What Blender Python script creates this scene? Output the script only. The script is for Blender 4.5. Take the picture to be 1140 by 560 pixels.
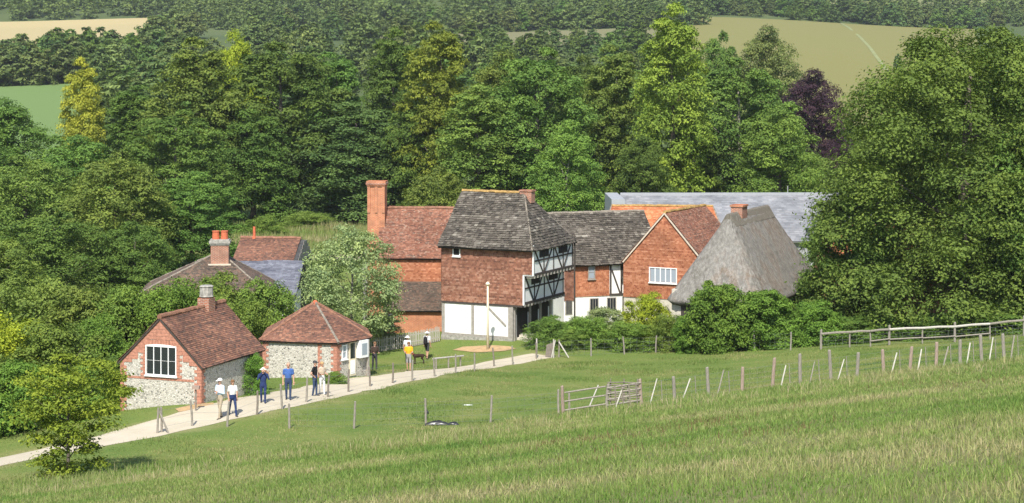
import bpy, bmesh, math, random
import numpy as np
from mathutils import Vector, Matrix

for _o in list(bpy.data.objects):
    bpy.data.objects.remove(_o)
sc = bpy.context.scene
COL = sc.collection
R = math.radians
rng = np.random.default_rng(7)
random.seed(7)

# ------------------------------------------------------------------ camera, sky, sun, exposure
F, YH, PW, PH, CZ = 2000.0, 80.0, 1140.0, 560.0, 20.0     # focal length in px, horizon row, photo size, eye height
cam_d = bpy.data.cameras.new('camera')
cam = bpy.data.objects.new('camera', cam_d); COL.objects.link(cam)
cam.location = (0, 0, CZ); cam.rotation_euler = (R(90), 0, 0)
cam_d.sensor_width = 36.0; cam_d.sensor_fit = 'HORIZONTAL'
cam_d.lens = 36.0 * F / PW
cam_d.shift_y = -(PH / 2 - YH) / PW
cam_d.clip_start = 0.1; cam_d.clip_end = 6000
sc.camera = cam

SUN_EL, SUN_AZ = 50.0, 6.0        # sun height; degrees to the left of straight behind the camera
sdir = Vector((-math.sin(R(SUN_AZ)) * math.cos(R(SUN_EL)), -math.cos(R(SUN_AZ)) * math.cos(R(SUN_EL)), math.sin(R(SUN_EL))))
w = bpy.data.worlds.new('World'); sc.world = w; w.use_nodes = True
nt = w.node_tree
sky = nt.nodes.new('ShaderNodeTexSky'); sky.sky_type = 'NISHITA'; sky.sun_disc = False
sky.sun_elevation = R(SUN_EL); sky.sun_rotation = math.atan2(sdir.x, sdir.y)
sky.air_density = 1.0; sky.dust_density = 1.0
nt.links.new(sky.outputs[0], nt.nodes['Background'].inputs[0])
nt.nodes['Background'].inputs[1].default_value = 0.12
sun_d = bpy.data.lights.new('sun', 'SUN'); sun_d.energy = 4.2; sun_d.angle = R(0.53); sun_d.color = (1.0, 0.955, 0.88)
sun = bpy.data.objects.new('sun', sun_d); COL.objects.link(sun)
sun.rotation_euler = sdir.to_track_quat('Z', 'Y').to_euler(); sun.location = (-40, -50, 90)

vs = sc.view_settings
vs.view_transform = 'Standard'; vs.look = 'None'; vs.gamma = 1; vs.exposure = 0.75; vs.use_curve_mapping = False
cy = sc.cycles
cy.max_bounces = 5; cy.diffuse_bounces = 3; cy.glossy_bounces = 2; cy.transmission_bounces = 3; cy.volume_bounces = 0
cy.transparent_max_bounces = 6
cy.use_adaptive_sampling = False

# ------------------------------------------------------------------ terrain
def P(px, py, D):
    return ((px - 570) / F * D, D, CZ + (YH - py) / F * D)

CP = []
def cp(px, py, D): CP.append(P(px, py, D))
for y in (-14, 0, 16, 32, 48):                     # the hillside the photographer stands on
    for x in (-60, -30, -10, 10, 30, 60):
        CP.append((x, y, CZ - 1.7 - 0.171 * y + 0.12 * x))
for x in (-2, 8, 16, 24, 40, 60):
    CP.append((x, 66, CZ - 1.7 - 0.171 * 66 + 0.12 * x))
for a in [(627, 461, 78), (740, 447, 78), (860, 431, 78), (1000, 414, 78), (1140, 397, 78), (1300, 378, 78),
          (0, 545, 62), (180, 522, 64), (400, 497, 68),
          (0, 515, 70), (130, 490, 75), (245, 466, 79), (320, 446, 84), (400, 430, 92), (500, 413, 102), (595, 398, 112),
          (394, 477, 76.5), (474, 473, 77), (546, 471, 77.5),
          (225, 446, 82.3), (141, 456, 83.8), (377, 419, 94),
          (-120, 520, 78), (-60, 480, 84), (30, 470, 88), (-60, 440, 105), (100, 425, 100), (250, 412, 105),
          (417, 413, 104), (454, 413, 101), (475, 400, 114), (493, 375, 120), (571, 378.5, 117), (640, 384, 117),
          (730, 393, 114.5), (840, 390, 112), (915, 389, 108.5), (990, 384, 108.5), (1063, 381, 108), (1140, 374, 107),
          (1300, 360, 107), (720, 425, 95), (860, 412, 95), (1000, 399, 94), (1140, 386, 93), (640, 430, 94),
          (800, 366, 128), (660, 358, 131), (1000, 368, 120), (1200, 355, 125)]:
    cp(*a)
for y in (145, 165, 185, 205):
    for x in (-90, -45, -15, 15, 45, 90):
        CP.append((x, y, CZ - 18.1))
CP.append((-55, 120, CZ - 17)); CP.append((-80, 90, CZ - 17.5)); CP.append((75, 100, CZ - 11)); CP.append((75, 135, CZ - 15))
_c = np.array(CP); _n = len(_c)
def _k(r): return np.where(r > 1e-9, r * r * np.log(np.maximum(r, 1e-9)), 0.0)
_S = 20.0
_A = np.zeros((_n + 3, _n + 3))
_A[:_n, :_n] = _k(np.hypot(_c[:, None, 0] - _c[None, :, 0], _c[:, None, 1] - _c[None, :, 1]) / _S) + np.eye(_n) * 0.02
_A[:_n, _n] = 1; _A[:_n, _n + 1] = _c[:, 0] / _S; _A[:_n, _n + 2] = _c[:, 1] / _S
_A[_n:, :_n] = _A[:_n, _n:].T
_w = np.linalg.solve(_A, np.concatenate([_c[:, 2], np.zeros(3)]))
_fy = np.array([0, 205, 250, 330, 400, 900, 1200, 1600, 2200])
_fz = np.array([-18.1, -18.1, -18.3, -16, -12, 24, 72, 150, 260]) + CZ

def H(x, y):
    x = np.asarray(x, float); y = np.asarray(y, float)
    sh = np.broadcast(x, y).shape
    xx = np.broadcast_to(x, sh).ravel(); yy = np.broadcast_to(y, sh).ravel()
    xq = np.clip(xx, -95, 95); yq = np.clip(yy, -14, 205)
    z = np.empty(len(xq))
    for i in range(0, len(xq), 20000):
        a, b = xq[i:i + 20000], yq[i:i + 20000]
        r = np.hypot(a[:, None] - _c[None, :, 0], b[:, None] - _c[None, :, 1]) / _S
        z[i:i + 20000] = _k(r) @ _w[:_n] + _w[_n] + _w[_n + 1] * a / _S + _w[_n + 2] * b / _S
    zf = np.interp(yy, _fy, _fz) + np.clip((yy - 300) / 300, 0, 1) * (2.2 * np.sin(xx / 83 + 1.0) + 1.5 * np.sin(xx / 41 + yy / 160))
    t = np.clip((yy - 165) / 40, 0, 1); t = t * t * (3 - 2 * t)
    return (z * (1 - t) + zf * t).reshape(sh)

def h1(x, y): return float(H(np.array([x]), np.array([y]))[0])

def G(px, py, lo=12.0, hi=1400.0):
    """ground point seen at a pixel"""
    D = np.concatenate([np.arange(lo, 220, 0.25), np.arange(220, hi, 4.0)])
    z = CZ + (YH - py) / F * D
    g = H((px - 570) / F * D, D)
    k = np.nonzero(z <= g)[0]
    d = D[k[0]] if len(k) else hi
    if len(k) and k[0] > 0:
        a, b = D[k[0] - 1], d
        for _ in range(12):
            m = (a + b) / 2
            if CZ + (YH - py) / F * m <= h1((px - 570) / F * m, m): b = m
            else: a = m
        d = b
    x = (px - 570) / F * d
    return Vector((x, d, h1(x, d)))

def GD(px, D):
    x = (px - 570) / F * D
    return Vector((x, D, h1(x, D)))

def vnoise(x, y, s, seed=0):
    """smooth value noise, numpy"""
    r = np.random.default_rng(seed).random((64, 64))
    u, v = x / s, y / s
    iu, iv = np.floor(u).astype(int), np.floor(v).astype(int)
    fu, fv = u - iu, v - iv
    fu, fv = fu * fu * (3 - 2 * fu), fv * fv * (3 - 2 * fv)
    g = lambda a, b: r[a % 64, b % 64]
    return (g(iu, iv) * (1 - fu) + g(iu + 1, iv) * fu) * (1 - fv) + (g(iu, iv + 1) * (1 - fu) + g(iu + 1, iv + 1) * fu) * fv

# ------------------------------------------------------------------ objects and mesh helpers
def tag(o, label=None, cat=None, group=None, kind=None):
    if label: o['label'] = label
    if cat: o['category'] = cat
    if group: o['group'] = group
    if kind: o['kind'] = kind
    return o

def empty(name, loc, rz=0.0, label=None, cat=None, group=None):
    o = bpy.data.objects.new(name, None); COL.objects.link(o)
    o.location = loc; o.rotation_euler = (0, 0, rz); o.empty_display_size = 0.3
    return tag(o, label, cat, group)

def link(name, me, m=None, parent=None, loc=None):
    o = bpy.data.objects.new(name, me); COL.objects.link(o)
    if m is not None and len(me.materials) == 0: me.materials.append(m)
    if parent is not None: o.parent = parent
    if loc is not None: o.location = loc
    return o

def mesh_np(name, V, Fc, tint=None, smooth=False):
    V = np.asarray(V, np.float32).reshape(-1, 3); Fc = np.asarray(Fc, np.int32)
    me = bpy.data.meshes.new(name)
    k = Fc.shape[1]; n = len(Fc)
    me.vertices.add(len(V)); me.vertices.foreach_set('co', V.ravel())
    me.loops.add(n * k); me.loops.foreach_set('vertex_index', Fc.ravel())
    me.polygons.add(n); me.polygons.foreach_set('loop_start', np.arange(0, n * k, k, dtype=np.int32))
    me.polygons.foreach_set('use_smooth', np.full(n, bool(smooth)))
    if tint is not None:
        a = me.attributes.new('tint', 'FLOAT_COLOR', 'POINT')
        t = np.ones((len(V), 4), np.float32); t[:, :tint.shape[1]] = tint
        a.data.foreach_set('color', t.ravel())
    me.update(calc_edges=True); me.validate()
    return me

class MB:
    """collects faces of ONE piece"""
    def __init__(s): s.v = []; s.f = []
    def add(s, vs, fs):
        b = len(s.v); s.v += [tuple(q) for q in vs]; s.f += [tuple(b + i for i in q) for q in fs]; return s
    def box(s, x0, x1, y0, y1, z0, z1):
        return s.add([(x0, y0, z0), (x1, y0, z0), (x1, y1, z0), (x0, y1, z0), (x0, y0, z1), (x1, y0, z1), (x1, y1, z1), (x0, y1, z1)],
                     [(0, 3, 2, 1), (4, 5, 6, 7), (0, 1, 5, 4), (1, 2, 6, 5), (2, 3, 7, 6), (3, 0, 4, 7)])
    def prism(s, poly, d):
        """planar polygon (counter-clockwise seen from outside) extruded by vector -d"""
        n = len(poly); a = [Vector(q) for q in poly]; d = Vector(d)
        return s.add([q for q in a] + [q + d for q in a],
                     [tuple(range(n)), tuple(range(2 * n - 1, n - 1, -1))] + [(i, n + i, n + (i + 1) % n, (i + 1) % n) for i in range(n)])
    def beam(s, a, b, w, t, n):
        """bar from a to b, w wide in the plane, t thick along n"""
        a, b, n = Vector(a), Vector(b), Vector(n).normalized()
        d = (b - a).normalized(); c = d.cross(n).normalized() * w / 2; m = n * t
        return s.add([a - c, b - c, b + c, a + c, a - c + m, b - c + m, b + c + m, a + c + m],
                     [(0, 3, 2, 1), (4, 5, 6, 7), (0, 1, 5, 4), (1, 2, 6, 5), (2, 3, 7, 6), (3, 0, 4, 7)])
    def tube(s, pts, rad, seg=8, caps=True, sq=None):
        pts = [Vector(q) for q in pts]; n = len(pts); base = len(s.v)
        up = Vector((0, 0, 1)); prev = None
        for i, p in enumerate(pts):
            d = (pts[min(i + 1, n - 1)] - pts[max(i - 1, 0)]).normalized()
            if prev is None:
                a = d.cross(up if abs(d.z) < 0.95 else Vector((1, 0, 0))).normalized()
            else:
                a = (prev - d * prev.dot(d)).normalized()
            prev = a; b = d.cross(a)
            r = rad[i]; ra, rb = r if isinstance(r, tuple) else (r, r)
            for k in range(seg):
                t = 2 * math.pi * k / seg
                s.v.append(tuple(p + a * (math.cos(t) * ra) + b * (math.sin(t) * rb)))
        for i in range(n - 1):
            for k in range(seg):
                q = base + i * seg; k2 = (k + 1) % seg
                s.f.append((q + k, q + k2, q + seg + k2, q + seg + k))
        if caps:
            s.f.append(tuple(base + k for k in range(seg - 1, -1, -1)))
            s.f.append(tuple(base + (n - 1) * seg + k for k in range(seg)))
        return s
    def mesh(s, name, smooth=False):
        me = bpy.data.meshes.new(name); me.from_pydata(s.v, [], s.f); me.update()
        if smooth:
            me.polygons.foreach_set('use_smooth', np.ones(len(me.polygons), bool))
        return me
    def build(s, name, m, parent=None, smooth=False, loc=None):
        return link(name, s.mesh(name, smooth), m, parent, loc)

# ------------------------------------------------------------------ materials
def c3(*a): return (a[0], a[1], a[2], 1.0)
class NM:
    def __init__(s, name, rough=0.85, spec=0.25):
        s.m = bpy.data.materials.new(name); s.m.use_nodes = True
        s.t = s.m.node_tree; s.b = s.t.nodes['Principled BSDF']
        s.b.inputs['Roughness'].default_value = rough
        s.b.inputs['Specular IOR Level'].default_value = spec
        s.out = s.t.nodes['Material Output']
    def n(s, typ, **kw):
        q = s.t.nodes.new(typ)
        for k, v in kw.items(): setattr(q, k, v)
        return q
    def l(s, a, b): s.t.links.new(a, b)
    def setin(s, sock, v):
        if hasattr(v, 'is_output') or isinstance(v, bpy.types.NodeSocket): s.l(v, sock)
        else: sock.default_value = v
    def obj(s): return s.n('ShaderNodeTexCoord').outputs['Object']
    def pos(s): return s.n('ShaderNodeNewGeometry').outputs['Position']
    def noise(s, vec, scale, detail=4, rough=0.55, dist=0.0):
        q = s.n('ShaderNodeTexNoise'); s.l(vec, q.inputs['Vector'])
        q.inputs['Scale'].default_value = scale; q.inputs['Detail'].default_value = detail
        q.inputs['Roughness'].default_value = rough; q.inputs['Distortion'].default_value = dist
        return q.outputs['Fac']
    def ramp(s, fac, stops, interp='LINEAR'):
        q = s.n('ShaderNodeValToRGB'); s.l(fac, q.inputs[0]); cr = q.color_ramp; cr.interpolation = interp
        while len(cr.elements) < len(stops): cr.elements.new(0.5)
        for e, (p, c) in zip(cr.elements, stops):
            e.position = p; e.color = c if len(c) == 4 else c3(*c)
        return q.outputs[0]
    def mix(s, f, a, b, mode='MIX'):
        q = s.n('ShaderNodeMix', data_type='RGBA', blend_type=mode)
        s.setin(q.inputs[0], f); s.setin(q.inputs[6], a); s.setin(q.inputs[7], b)
        return q.outputs[2]
    def math(s, op, a, b=0.0, c=None):
        q = s.n('ShaderNodeMath', operation=op); s.setin(q.inputs[0], a); s.setin(q.inputs[1], b)
        if c is not None: s.setin(q.inputs[2], c)
        return q.outputs[0]
    def maprange(s, v, a, b, c=0.0, d=1.0):
        q = s.n('ShaderNodeMapRange'); s.l(v, q.inputs[0])
        for i, k in enumerate((a, b, c, d)): q.inputs[1 + i].default_value = k
        return q.outputs[0]
    def scale(s, vec, v):
        q = s.n('ShaderNodeVectorMath', operation='MULTIPLY'); s.l(vec, q.inputs[0]); q.inputs[1].default_value = v
        return q.outputs[0]
    def attr(s, name='tint'):
        a = s.n('ShaderNodeAttribute', attribute_name=name)
        q = s.n('ShaderNodeSeparateColor'); s.l(a.outputs['Color'], q.inputs[0])
        return q.outputs[0], q.outputs[1], q.outputs[2]
    def bump(s, hgt, strength=0.4, dist=0.02):
        q = s.n('ShaderNodeBump'); s.l(hgt, q.inputs['Height'])
        q.inputs['Strength'].default_value = strength; q.inputs['Distance'].default_value = dist
        s.l(q.outputs[0], s.b.inputs['Normal'])
    def col(s, c): s.setin(s.b.inputs['Base Color'], c); return s.m

def m_plain(name, c, var=0.25, scale=3.0, rough=0.85, spec=0.25, bump=0.0, stretch=(1, 1, 1)):
    k = NM(name, rough, spec); v = k.scale(k.obj(), stretch)
    f = k.noise(v, scale, 5, 0.65)
    a = tuple(x * (1 - var) for x in c); b = tuple(min(1, x * (1 + var)) for x in c)
    if bump: k.bump(f, bump, 0.02)
    return k.col(k.ramp(f, [(0.3, a), (0.7, b)]))

def m_tile(name, stops, lichen=(0.35, 0.33, 0.27), lam=0.25, rough=0.9):
    k = NM(name, rough, 0.2); r, g, b = k.attr()
    base = k.ramp(r, stops)
    big = k.noise(k.pos(), 0.55, 4, 0.6)
    base = k.mix(1.0, base, k.ramp(big, [(0.3, (0.74, 0.74, 0.74)), (0.7, (1.2, 1.18, 1.15))]), 'MULTIPLY')
    fine = k.noise(k.pos(), 9.0, 4, 0.7)
    f = k.maprange(fine, 0.72 - lam, 0.82 - lam * 0.6)
    base = k.mix(k.math('MULTIPLY', f, k.maprange(g, 0.3, 1.0)), base, c3(*lichen))
    k.bump(fine, 0.35, 0.02)
    return k.col(base)

def m_brick(name, c1, c2, mortar, bw=0.23, bh=0.078, ms=0.012, dirt=0.35):
    k = NM(name, 0.9, 0.15)
    sx = k.n('ShaderNodeSeparateXYZ'); k.l(k.obj(), sx.inputs[0])
    cb = k.n('ShaderNodeCombineXYZ'); k.l(k.math('ADD', sx.outputs[0], sx.outputs[1]), cb.inputs[0]); k.l(sx.outputs[2], cb.inputs[1])
    b = k.n('ShaderNodeTexBrick'); k.l(cb.outputs[0], b.inputs['Vector'])
    b.inputs['Color1'].default_value = c3(*c1); b.inputs['Color2'].default_value = c3(*c2); b.inputs['Mortar'].default_value = c3(*mortar)
    b.inputs['Scale'].default_value = 1.0; b.inputs['Mortar Size'].default_value = ms
    b.inputs['Brick Width'].default_value = bw; b.inputs['Row Height'].default_value = bh; b.inputs['Bias'].default_value = 0.0
    f = k.noise(k.obj(), 1.6, 5, 0.65)
    c = k.mix(1.0, b.outputs[0], k.ramp(f, [(0.28, (1 - dirt, 1 - dirt, 1 - dirt)), (0.72, (1 + dirt * .6, 1 + dirt * .6, 1 + dirt * .55))]), 'MULTIPLY')
    k.bump(b.outputs['Fac'], -0.5, 0.012)
    return k.col(c)

def m_flint(name):
    k = NM(name, 0.7, 0.35); o = k.scale(k.obj(), (1, 1, 1.25))
    v = k.n('ShaderNodeTexVoronoi', feature='F1'); k.l(o, v.inputs['Vector']); v.inputs['Scale'].default_value = 12.5
    e = k.n('ShaderNodeTexVoronoi', feature='DISTANCE_TO_EDGE'); k.l(o, e.inputs['Vector']); e.inputs['Scale'].default_value = 12.5
    sp = k.n('ShaderNodeSeparateColor'); k.l(v.outputs['Color'], sp.inputs[0])
    st = k.ramp(sp.outputs[0], [(0.0, (0.09, 0.09, 0.09)), (0.13, (0.22, 0.21, 0.19)), (0.26, (0.38, 0.355, 0.31)), (0.62, (0.5, 0.47, 0.41)), (1.0, (0.62, 0.59, 0.53))])
    mort = k.ramp(k.noise(o, 1.4, 4, 0.6), [(0.3, (0.36, 0.33, 0.265)), (0.7, (0.5, 0.465, 0.385))])
    c = k.mix(k.maprange(e.outputs[0], 0.05, 0.13), mort, st)
    k.bump(e.outputs[0], 0.6, 0.05)
    return k.col(c)

def m_leaf(name, c, trans=0.27, hue=0.02, gain=1.62):
    k = NM(name, 0.55, 0.12); r, g, b = k.attr()
    oi = k.n('ShaderNodeObjectInfo')
    f = k.math('ADD', k.math('MULTIPLY', r, 0.38), k.math('MULTIPLY', g, 0.62))
    lo = tuple(x * q * gain for x, q in zip(c, (0.52, 0.60, 0.62))); hi = tuple(x * q * gain for x, q in zip(c, (1.55, 1.42, 1.25)))
    col = k.ramp(f, [(0.12, lo), (0.5, tuple(x * gain for x in c)), (0.92, hi)])
    hs = k.n('ShaderNodeHueSaturation'); k.l(col, hs.inputs['Color'])
    k.l(k.maprange(oi.outputs['Random'], 0, 1, 0.5 - hue, 0.5 + hue), hs.inputs['Hue'])
    k.l(k.maprange(oi.outputs['Random'], 0, 1, 0.86, 1.14), hs.inputs['Value'])
    col = hs.outputs[0]
    k.l(col, k.b.inputs['Base Color'])
    tr = k.n('ShaderNodeBsdfTranslucent')
    k.l(k.mix(1.0, col, c3(1.15, 1.2, 0.55), 'MULTIPLY'), tr.inputs['Color'])
    mx = k.n('ShaderNodeMixShader'); mx.inputs[0].default_value = trans
    k.l(k.b.outputs[0], mx.inputs[1]); k.l(tr.outputs[0], mx.inputs[2]); k.l(mx.outputs[0], k.out.inputs['Surface'])
    return k.m

M = {}
M['bark'] = m_plain('bark', (0.12, 0.10, 0.08), 0.4, 3, bump=0.6, stretch=(4, 4, 1))
M['bark_pale'] = m_plain('bark_pale', (0.22, 0.20, 0.165), 0.35, 3, bump=0.5, stretch=(4, 4, 1))
M['post'] = m_plain('weathered_wood', (0.25, 0.222, 0.185), 0.35, 6, bump=0.3, stretch=(5, 5, 0.8))
M['post_dark'] = m_plain('dark_weathered_wood', (0.20, 0.17, 0.14), 0.35, 6, bump=0.3, stretch=(5, 5, 0.8))
M['post_red'] = m_plain('brown_weathered_wood', (0.30, 0.225, 0.18), 0.3, 6, bump=0.3, stretch=(5, 5, 0.8))
M['stake'] = m_plain('bleached_stake', (0.47, 0.44, 0.385), 0.18, 6)
M['wire'] = m_plain('galvanised_wire', (0.16, 0.165, 0.165), 0.1, 3, rough=0.45)
M['flint'] = m_flint('knapped_flint')
M['brick_red'] = m_brick('red_brick', (0.40, 0.135, 0.07), (0.29, 0.10, 0.06), (0.42, 0.36, 0.29))
M['brick_orange'] = m_brick('orange_brick', (0.50, 0.17, 0.075), (0.40, 0.125, 0.06), (0.45, 0.30, 0.2))
M['brick_quoin'] = m_plain('quoin_brick', (0.40, 0.185, 0.125), 0.35, 7)
M['white'] = m_plain('limewash', (0.79, 0.775, 0.74), 0.09, 1.4)
M['white_paint'] = m_plain('white_paint', (0.78, 0.78, 0.76), 0.05, 2, rough=0.5)
M['cream_paint'] = m_plain('cream_paint', (0.66, 0.58, 0.42), 0.08, 2, rough=0.5)
M['timber'] = m_plain('dark_timber', (0.060, 0.050, 0.043), 0.4, 6, stretch=(3, 3, 3))
M['timber_grey'] = m_plain('silvered_oak', (0.30, 0.275, 0.24), 0.25, 6)
M['board'] = m_plain('black_weatherboard', (0.055, 0.055, 0.055), 0.4, 5)
M['stone'] = m_plain('pale_stone', (0.50, 0.46, 0.38), 0.2, 4, bump=0.4)
M['stone_grey'] = m_plain('lichened_stone', (0.30, 0.285, 0.25), 0.45, 7, bump=0.5)
M['dark_in'] = m_plain('dark_interior', (0.02, 0.018, 0.016), 0.2, 3)  # near-black colour standing in for unlit interiors
M['pot'] = m_plain('terracotta', (0.50, 0.135, 0.065), 0.2, 5)
M['lead'] = m_plain('lead_grey', (0.32, 0.33, 0.345), 0.1, 2, rough=0.6)
M['mortar'] = m_plain('pale_mortar', (0.55, 0.47, 0.37), 0.2, 5)
M['black'] = m_plain('black_plastic', (0.025, 0.026, 0.028), 0.3, 6, rough=0.35, spec=0.5)
k = NM('window_glass', 0.06, 0.6); k.col(c3(0.022, 0.026, 0.03)); M['glass'] = k.m
k = NM('leaded_glass', 0.12, 0.8); k.col(c3(0.30, 0.34, 0.38)); M['glass_pale'] = k.m

TILE_RED = [(0.0, (0.085, 0.055, 0.045)), (0.3, (0.15, 0.082, 0.06)), (0.65, (0.205, 0.10, 0.068)), (1.0, (0.30, 0.155, 0.10))]
M['tile_red'] = m_tile('red_clay_tiles', TILE_RED, (0.30, 0.26, 0.2), 0.16)
M['tile_red2'] = m_tile('mossy_clay_tiles', [(0.0, (0.10, 0.055, 0.042)), (0.35, (0.19, 0.085, 0.056)), (0.7, (0.25, 0.11, 0.07)), (1.0, (0.36, 0.18, 0.12))], (0.42, 0.34, 0.26), 0.24)
M['tile_brown'] = m_tile('brown_clay_tiles', [(0.0, (0.06, 0.05, 0.042)), (0.5, (0.115, 0.085, 0.065)), (1.0, (0.19, 0.12, 0.085))], (0.24, 0.22, 0.17), 0.22)
M['tile_stone'] = m_tile('stone_slates', [(0.0, (0.040, 0.035, 0.029)), (0.3, (0.072, 0.063, 0.052)), (0.62, (0.105, 0.092, 0.076)), (0.9, (0.15, 0.134, 0.11)), (1.0, (0.27, 0.25, 0.21))], (0.30, 0.27, 0.21), 0.2)
M['tile_hung'] = m_tile('hung_tiles', [(0.0, (0.13, 0.062, 0.043)), (0.35, (0.205, 0.092, 0.06)), (0.7, (0.27, 0.125, 0.08)), (1.0, (0.35, 0.195, 0.135))], (0.42, 0.28, 0.19), 0.12)
M['tile_hung2'] = m_tile('bright_hung_tiles', [(0.0, (0.25, 0.085, 0.046)), (0.35, (0.345, 0.135, 0.07)), (0.7, (0.42, 0.175, 0.094)), (1.0, (0.50, 0.235, 0.14))], (0.5, 0.3, 0.18), 0.1)
M['tile_orange'] = m_tile('orange_tiles', [(0.0, (0.33, 0.11, 0.05)), (0.5, (0.47, 0.17, 0.075)), (1.0, (0.56, 0.25, 0.13))], (0.5, 0.3, 0.16), 0.12)
M['slate'] = m_tile('blue_slate', [(0.0, (0.10, 0.105, 0.13)), (0.5, (0.145, 0.15, 0.18)), (1.0, (0.20, 0.21, 0.245))], (0.25, 0.25, 0.26), 0.05, 0.55)
M['slate_pale'] = m_tile('pale_slate', [(0.0, (0.17, 0.175, 0.19)), (0.5, (0.21, 0.217, 0.232)), (1.0, (0.26, 0.266, 0.28))], (0.3, 0.3, 0.3), 0.0, 0.8)
M['lichen'] = m_plain('orange_lichen_ridge', (0.34, 0.215, 0.075), 0.55, 5)
M['ridge'] = m_plain('ridge_tile', (0.24, 0.12, 0.075), 0.45, 6)
M['ridge_grey'] = m_plain('grey_ridge_tile', (0.22, 0.19, 0.15), 0.5, 6)

# leaves
LEAF = dict(dark=(0.066, 0.104, 0.022), mid=(0.080, 0.130, 0.027), olive=(0.104, 0.144, 0.030), lime=(0.130, 0.165, 0.025),
            yellow=(0.235, 0.265, 0.036), blue=(0.064, 0.102, 0.030), copper=(0.036, 0.020, 0.027), pale=(0.165, 0.205, 0.088),
            fresh=(0.098, 0.148, 0.028), hedge=(0.084, 0.146, 0.024), gold=(0.175, 0.215, 0.020), hornbeam=(0.118, 0.142, 0.017),
            far=(0.082, 0.112, 0.034), far2=(0.105, 0.135, 0.042), big=(0.082, 0.128, 0.026))
for q, c in LEAF.items():
    M['leaf_' + q] = m_leaf('leaves_' + q, c, hue=0.012)

# ------------------------------------------------------------------ ground
rough_px = [(-200, 575), (-60, 553), (0, 545), (130, 527), (300, 506), (420, 491), (540, 480), (627, 466), (740, 452), (860, 436), (1000, 419), (1140, 402), (1300, 383)]
_rp = np.array([G(a, b)[:2] for a, b in rough_px])
_o = np.argsort(_rp[:, 0]); _rp = _rp[_o]
def rough_edge(x): return np.interp(x, _rp[:, 0], _rp[:, 1])

path_px = [(-160, 548, 3.2), (-60, 527, 3.2), (0, 513, 3.1), (60, 502, 3.0), (130, 488, 3.0), (190, 474, 3.0), (245, 459, 3.3), (300, 447, 3.4), (350, 437, 3.3), (400, 428, 3.0), (450, 420, 2.7), (500, 412, 2.6), (550, 405, 2.6), (588, 398.6, 2.5), (604, 396, 2.0)]
_pp = np.array([tuple(G(a, b)[:2]) + (c,) for a, b, c in path_px])
def densify(A, step):
    out = []
    for a, b in zip(A[:-1], A[1:]):
        n = max(2, int(np.hypot(*(b - a)[:2]) / step))
        for i in range(n): out.append(a + (b - a) * i / n)
    out.append(A[-1]); return np.array(out)
def smooth_line(A, it=6):
    A = A.copy()
    for _ in range(it): A[1:-1] = (A[:-2] + 2 * A[1:-1] + A[2:]) / 4
    return A
PATH = smooth_line(densify(_pp, 0.45), 14)
def path_dist(x, y):
    """distance to the path's middle over its half width"""
    best = np.full(np.shape(x), 9.0)
    for i in range(0, len(PATH), 3):
        d = np.hypot(x - PATH[i, 0], y - PATH[i, 1]) / (PATH[i, 2] / 2)
        best = np.minimum(best, d)
    return best

def ground_rows():
    a = list(np.arange(-13, 12, 2.0)) + list(np.arange(12, 140, 0.6)) + list(np.arange(140, 260, 3.0))
    y = 260.0
    while y < 1560: a.append(y); y += 12 + (y - 260) * 0.01
    a.append(1560); return np.array(a)
ys = ground_rows(); NC = 190
ss = np.linspace(-1, 1, NC)
X = ss[None, :] * (34 + 0.44 * np.maximum(ys, 0))[:, None]; Y = np.repeat(ys[:, None], NC, 1)
Z = H(X, Y)
rg = np.clip((rough_edge(X) - Y) / 1.5 + 0.5 + (vnoise(X, Y, 1.7, 3) - 0.5) * 1.6, 0, 1)
pd = path_dist(X, Y); worn = np.clip(1.55 - pd + (vnoise(X, Y, 0.9, 4) - 0.5) * 0.9, 0, 1) * (Y < 130)
far = np.clip((Y - 230) / 60, 0, 1)
idx = np.arange(len(ys) * NC).reshape(len(ys), NC)
Q = np.stack([idx[:-1, :-1], idx[:-1, 1:], idx[1:, 1:], idx[1:, :-1]], -1).reshape(-1, 4)
me = mesh_np('ground', np.stack([X, Y, Z], -1).reshape(-1, 3), Q, np.stack([rg, worn, far], -1).reshape(-1, 3), True)
k = NM('meadow_ground', 0.95, 0.1); r_, w_, f_ = k.attr(); p_ = k.pos()
n1 = k.noise(p_, 0.22, 5, 0.6); n2 = k.noise(p_, 2.3, 5, 0.7); n3 = k.noise(p_, 14, 3, 0.6)
lawn = k.mix(n2, k.ramp(n1, [(0.32, (0.095, 0.162, 0.032)), (0.5, (0.155, 0.202, 0.048)), (0.66, (0.24, 0.235, 0.08))]), k.ramp(n3, [(0.3, (0.075, 0.125, 0.024)), (0.7, (0.145, 0.180, 0.048))]))
rgh = k.mix(n2, k.ramp(n1, [(0.3, (0.090, 0.125, 0.030)), (0.52, (0.150, 0.155, 0.055)), (0.75, (0.215, 0.185, 0.09))]), k.ramp(n3, [(0.3, (0.085, 0.11, 0.03)), (0.7, (0.20, 0.18, 0.085))]))
c_ = k.mix(r_, lawn, rgh)
c_ = k.mix(k.math('MULTIPLY', w_, 0.55), c_, c3(0.33, 0.27, 0.15))
farc = k.ramp(k.noise(p_, 0.012, 4, 0.6), [(0.3, (0.055, 0.085, 0.030)), (0.7, (0.10, 0.125, 0.048))])
c_ = k.mix(f_, c_, farc)
k.bump(n3, 0.5, 0.05); k.col(c_)
ground = link('ground', me, k.m); tag(ground, kind='structure')

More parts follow.
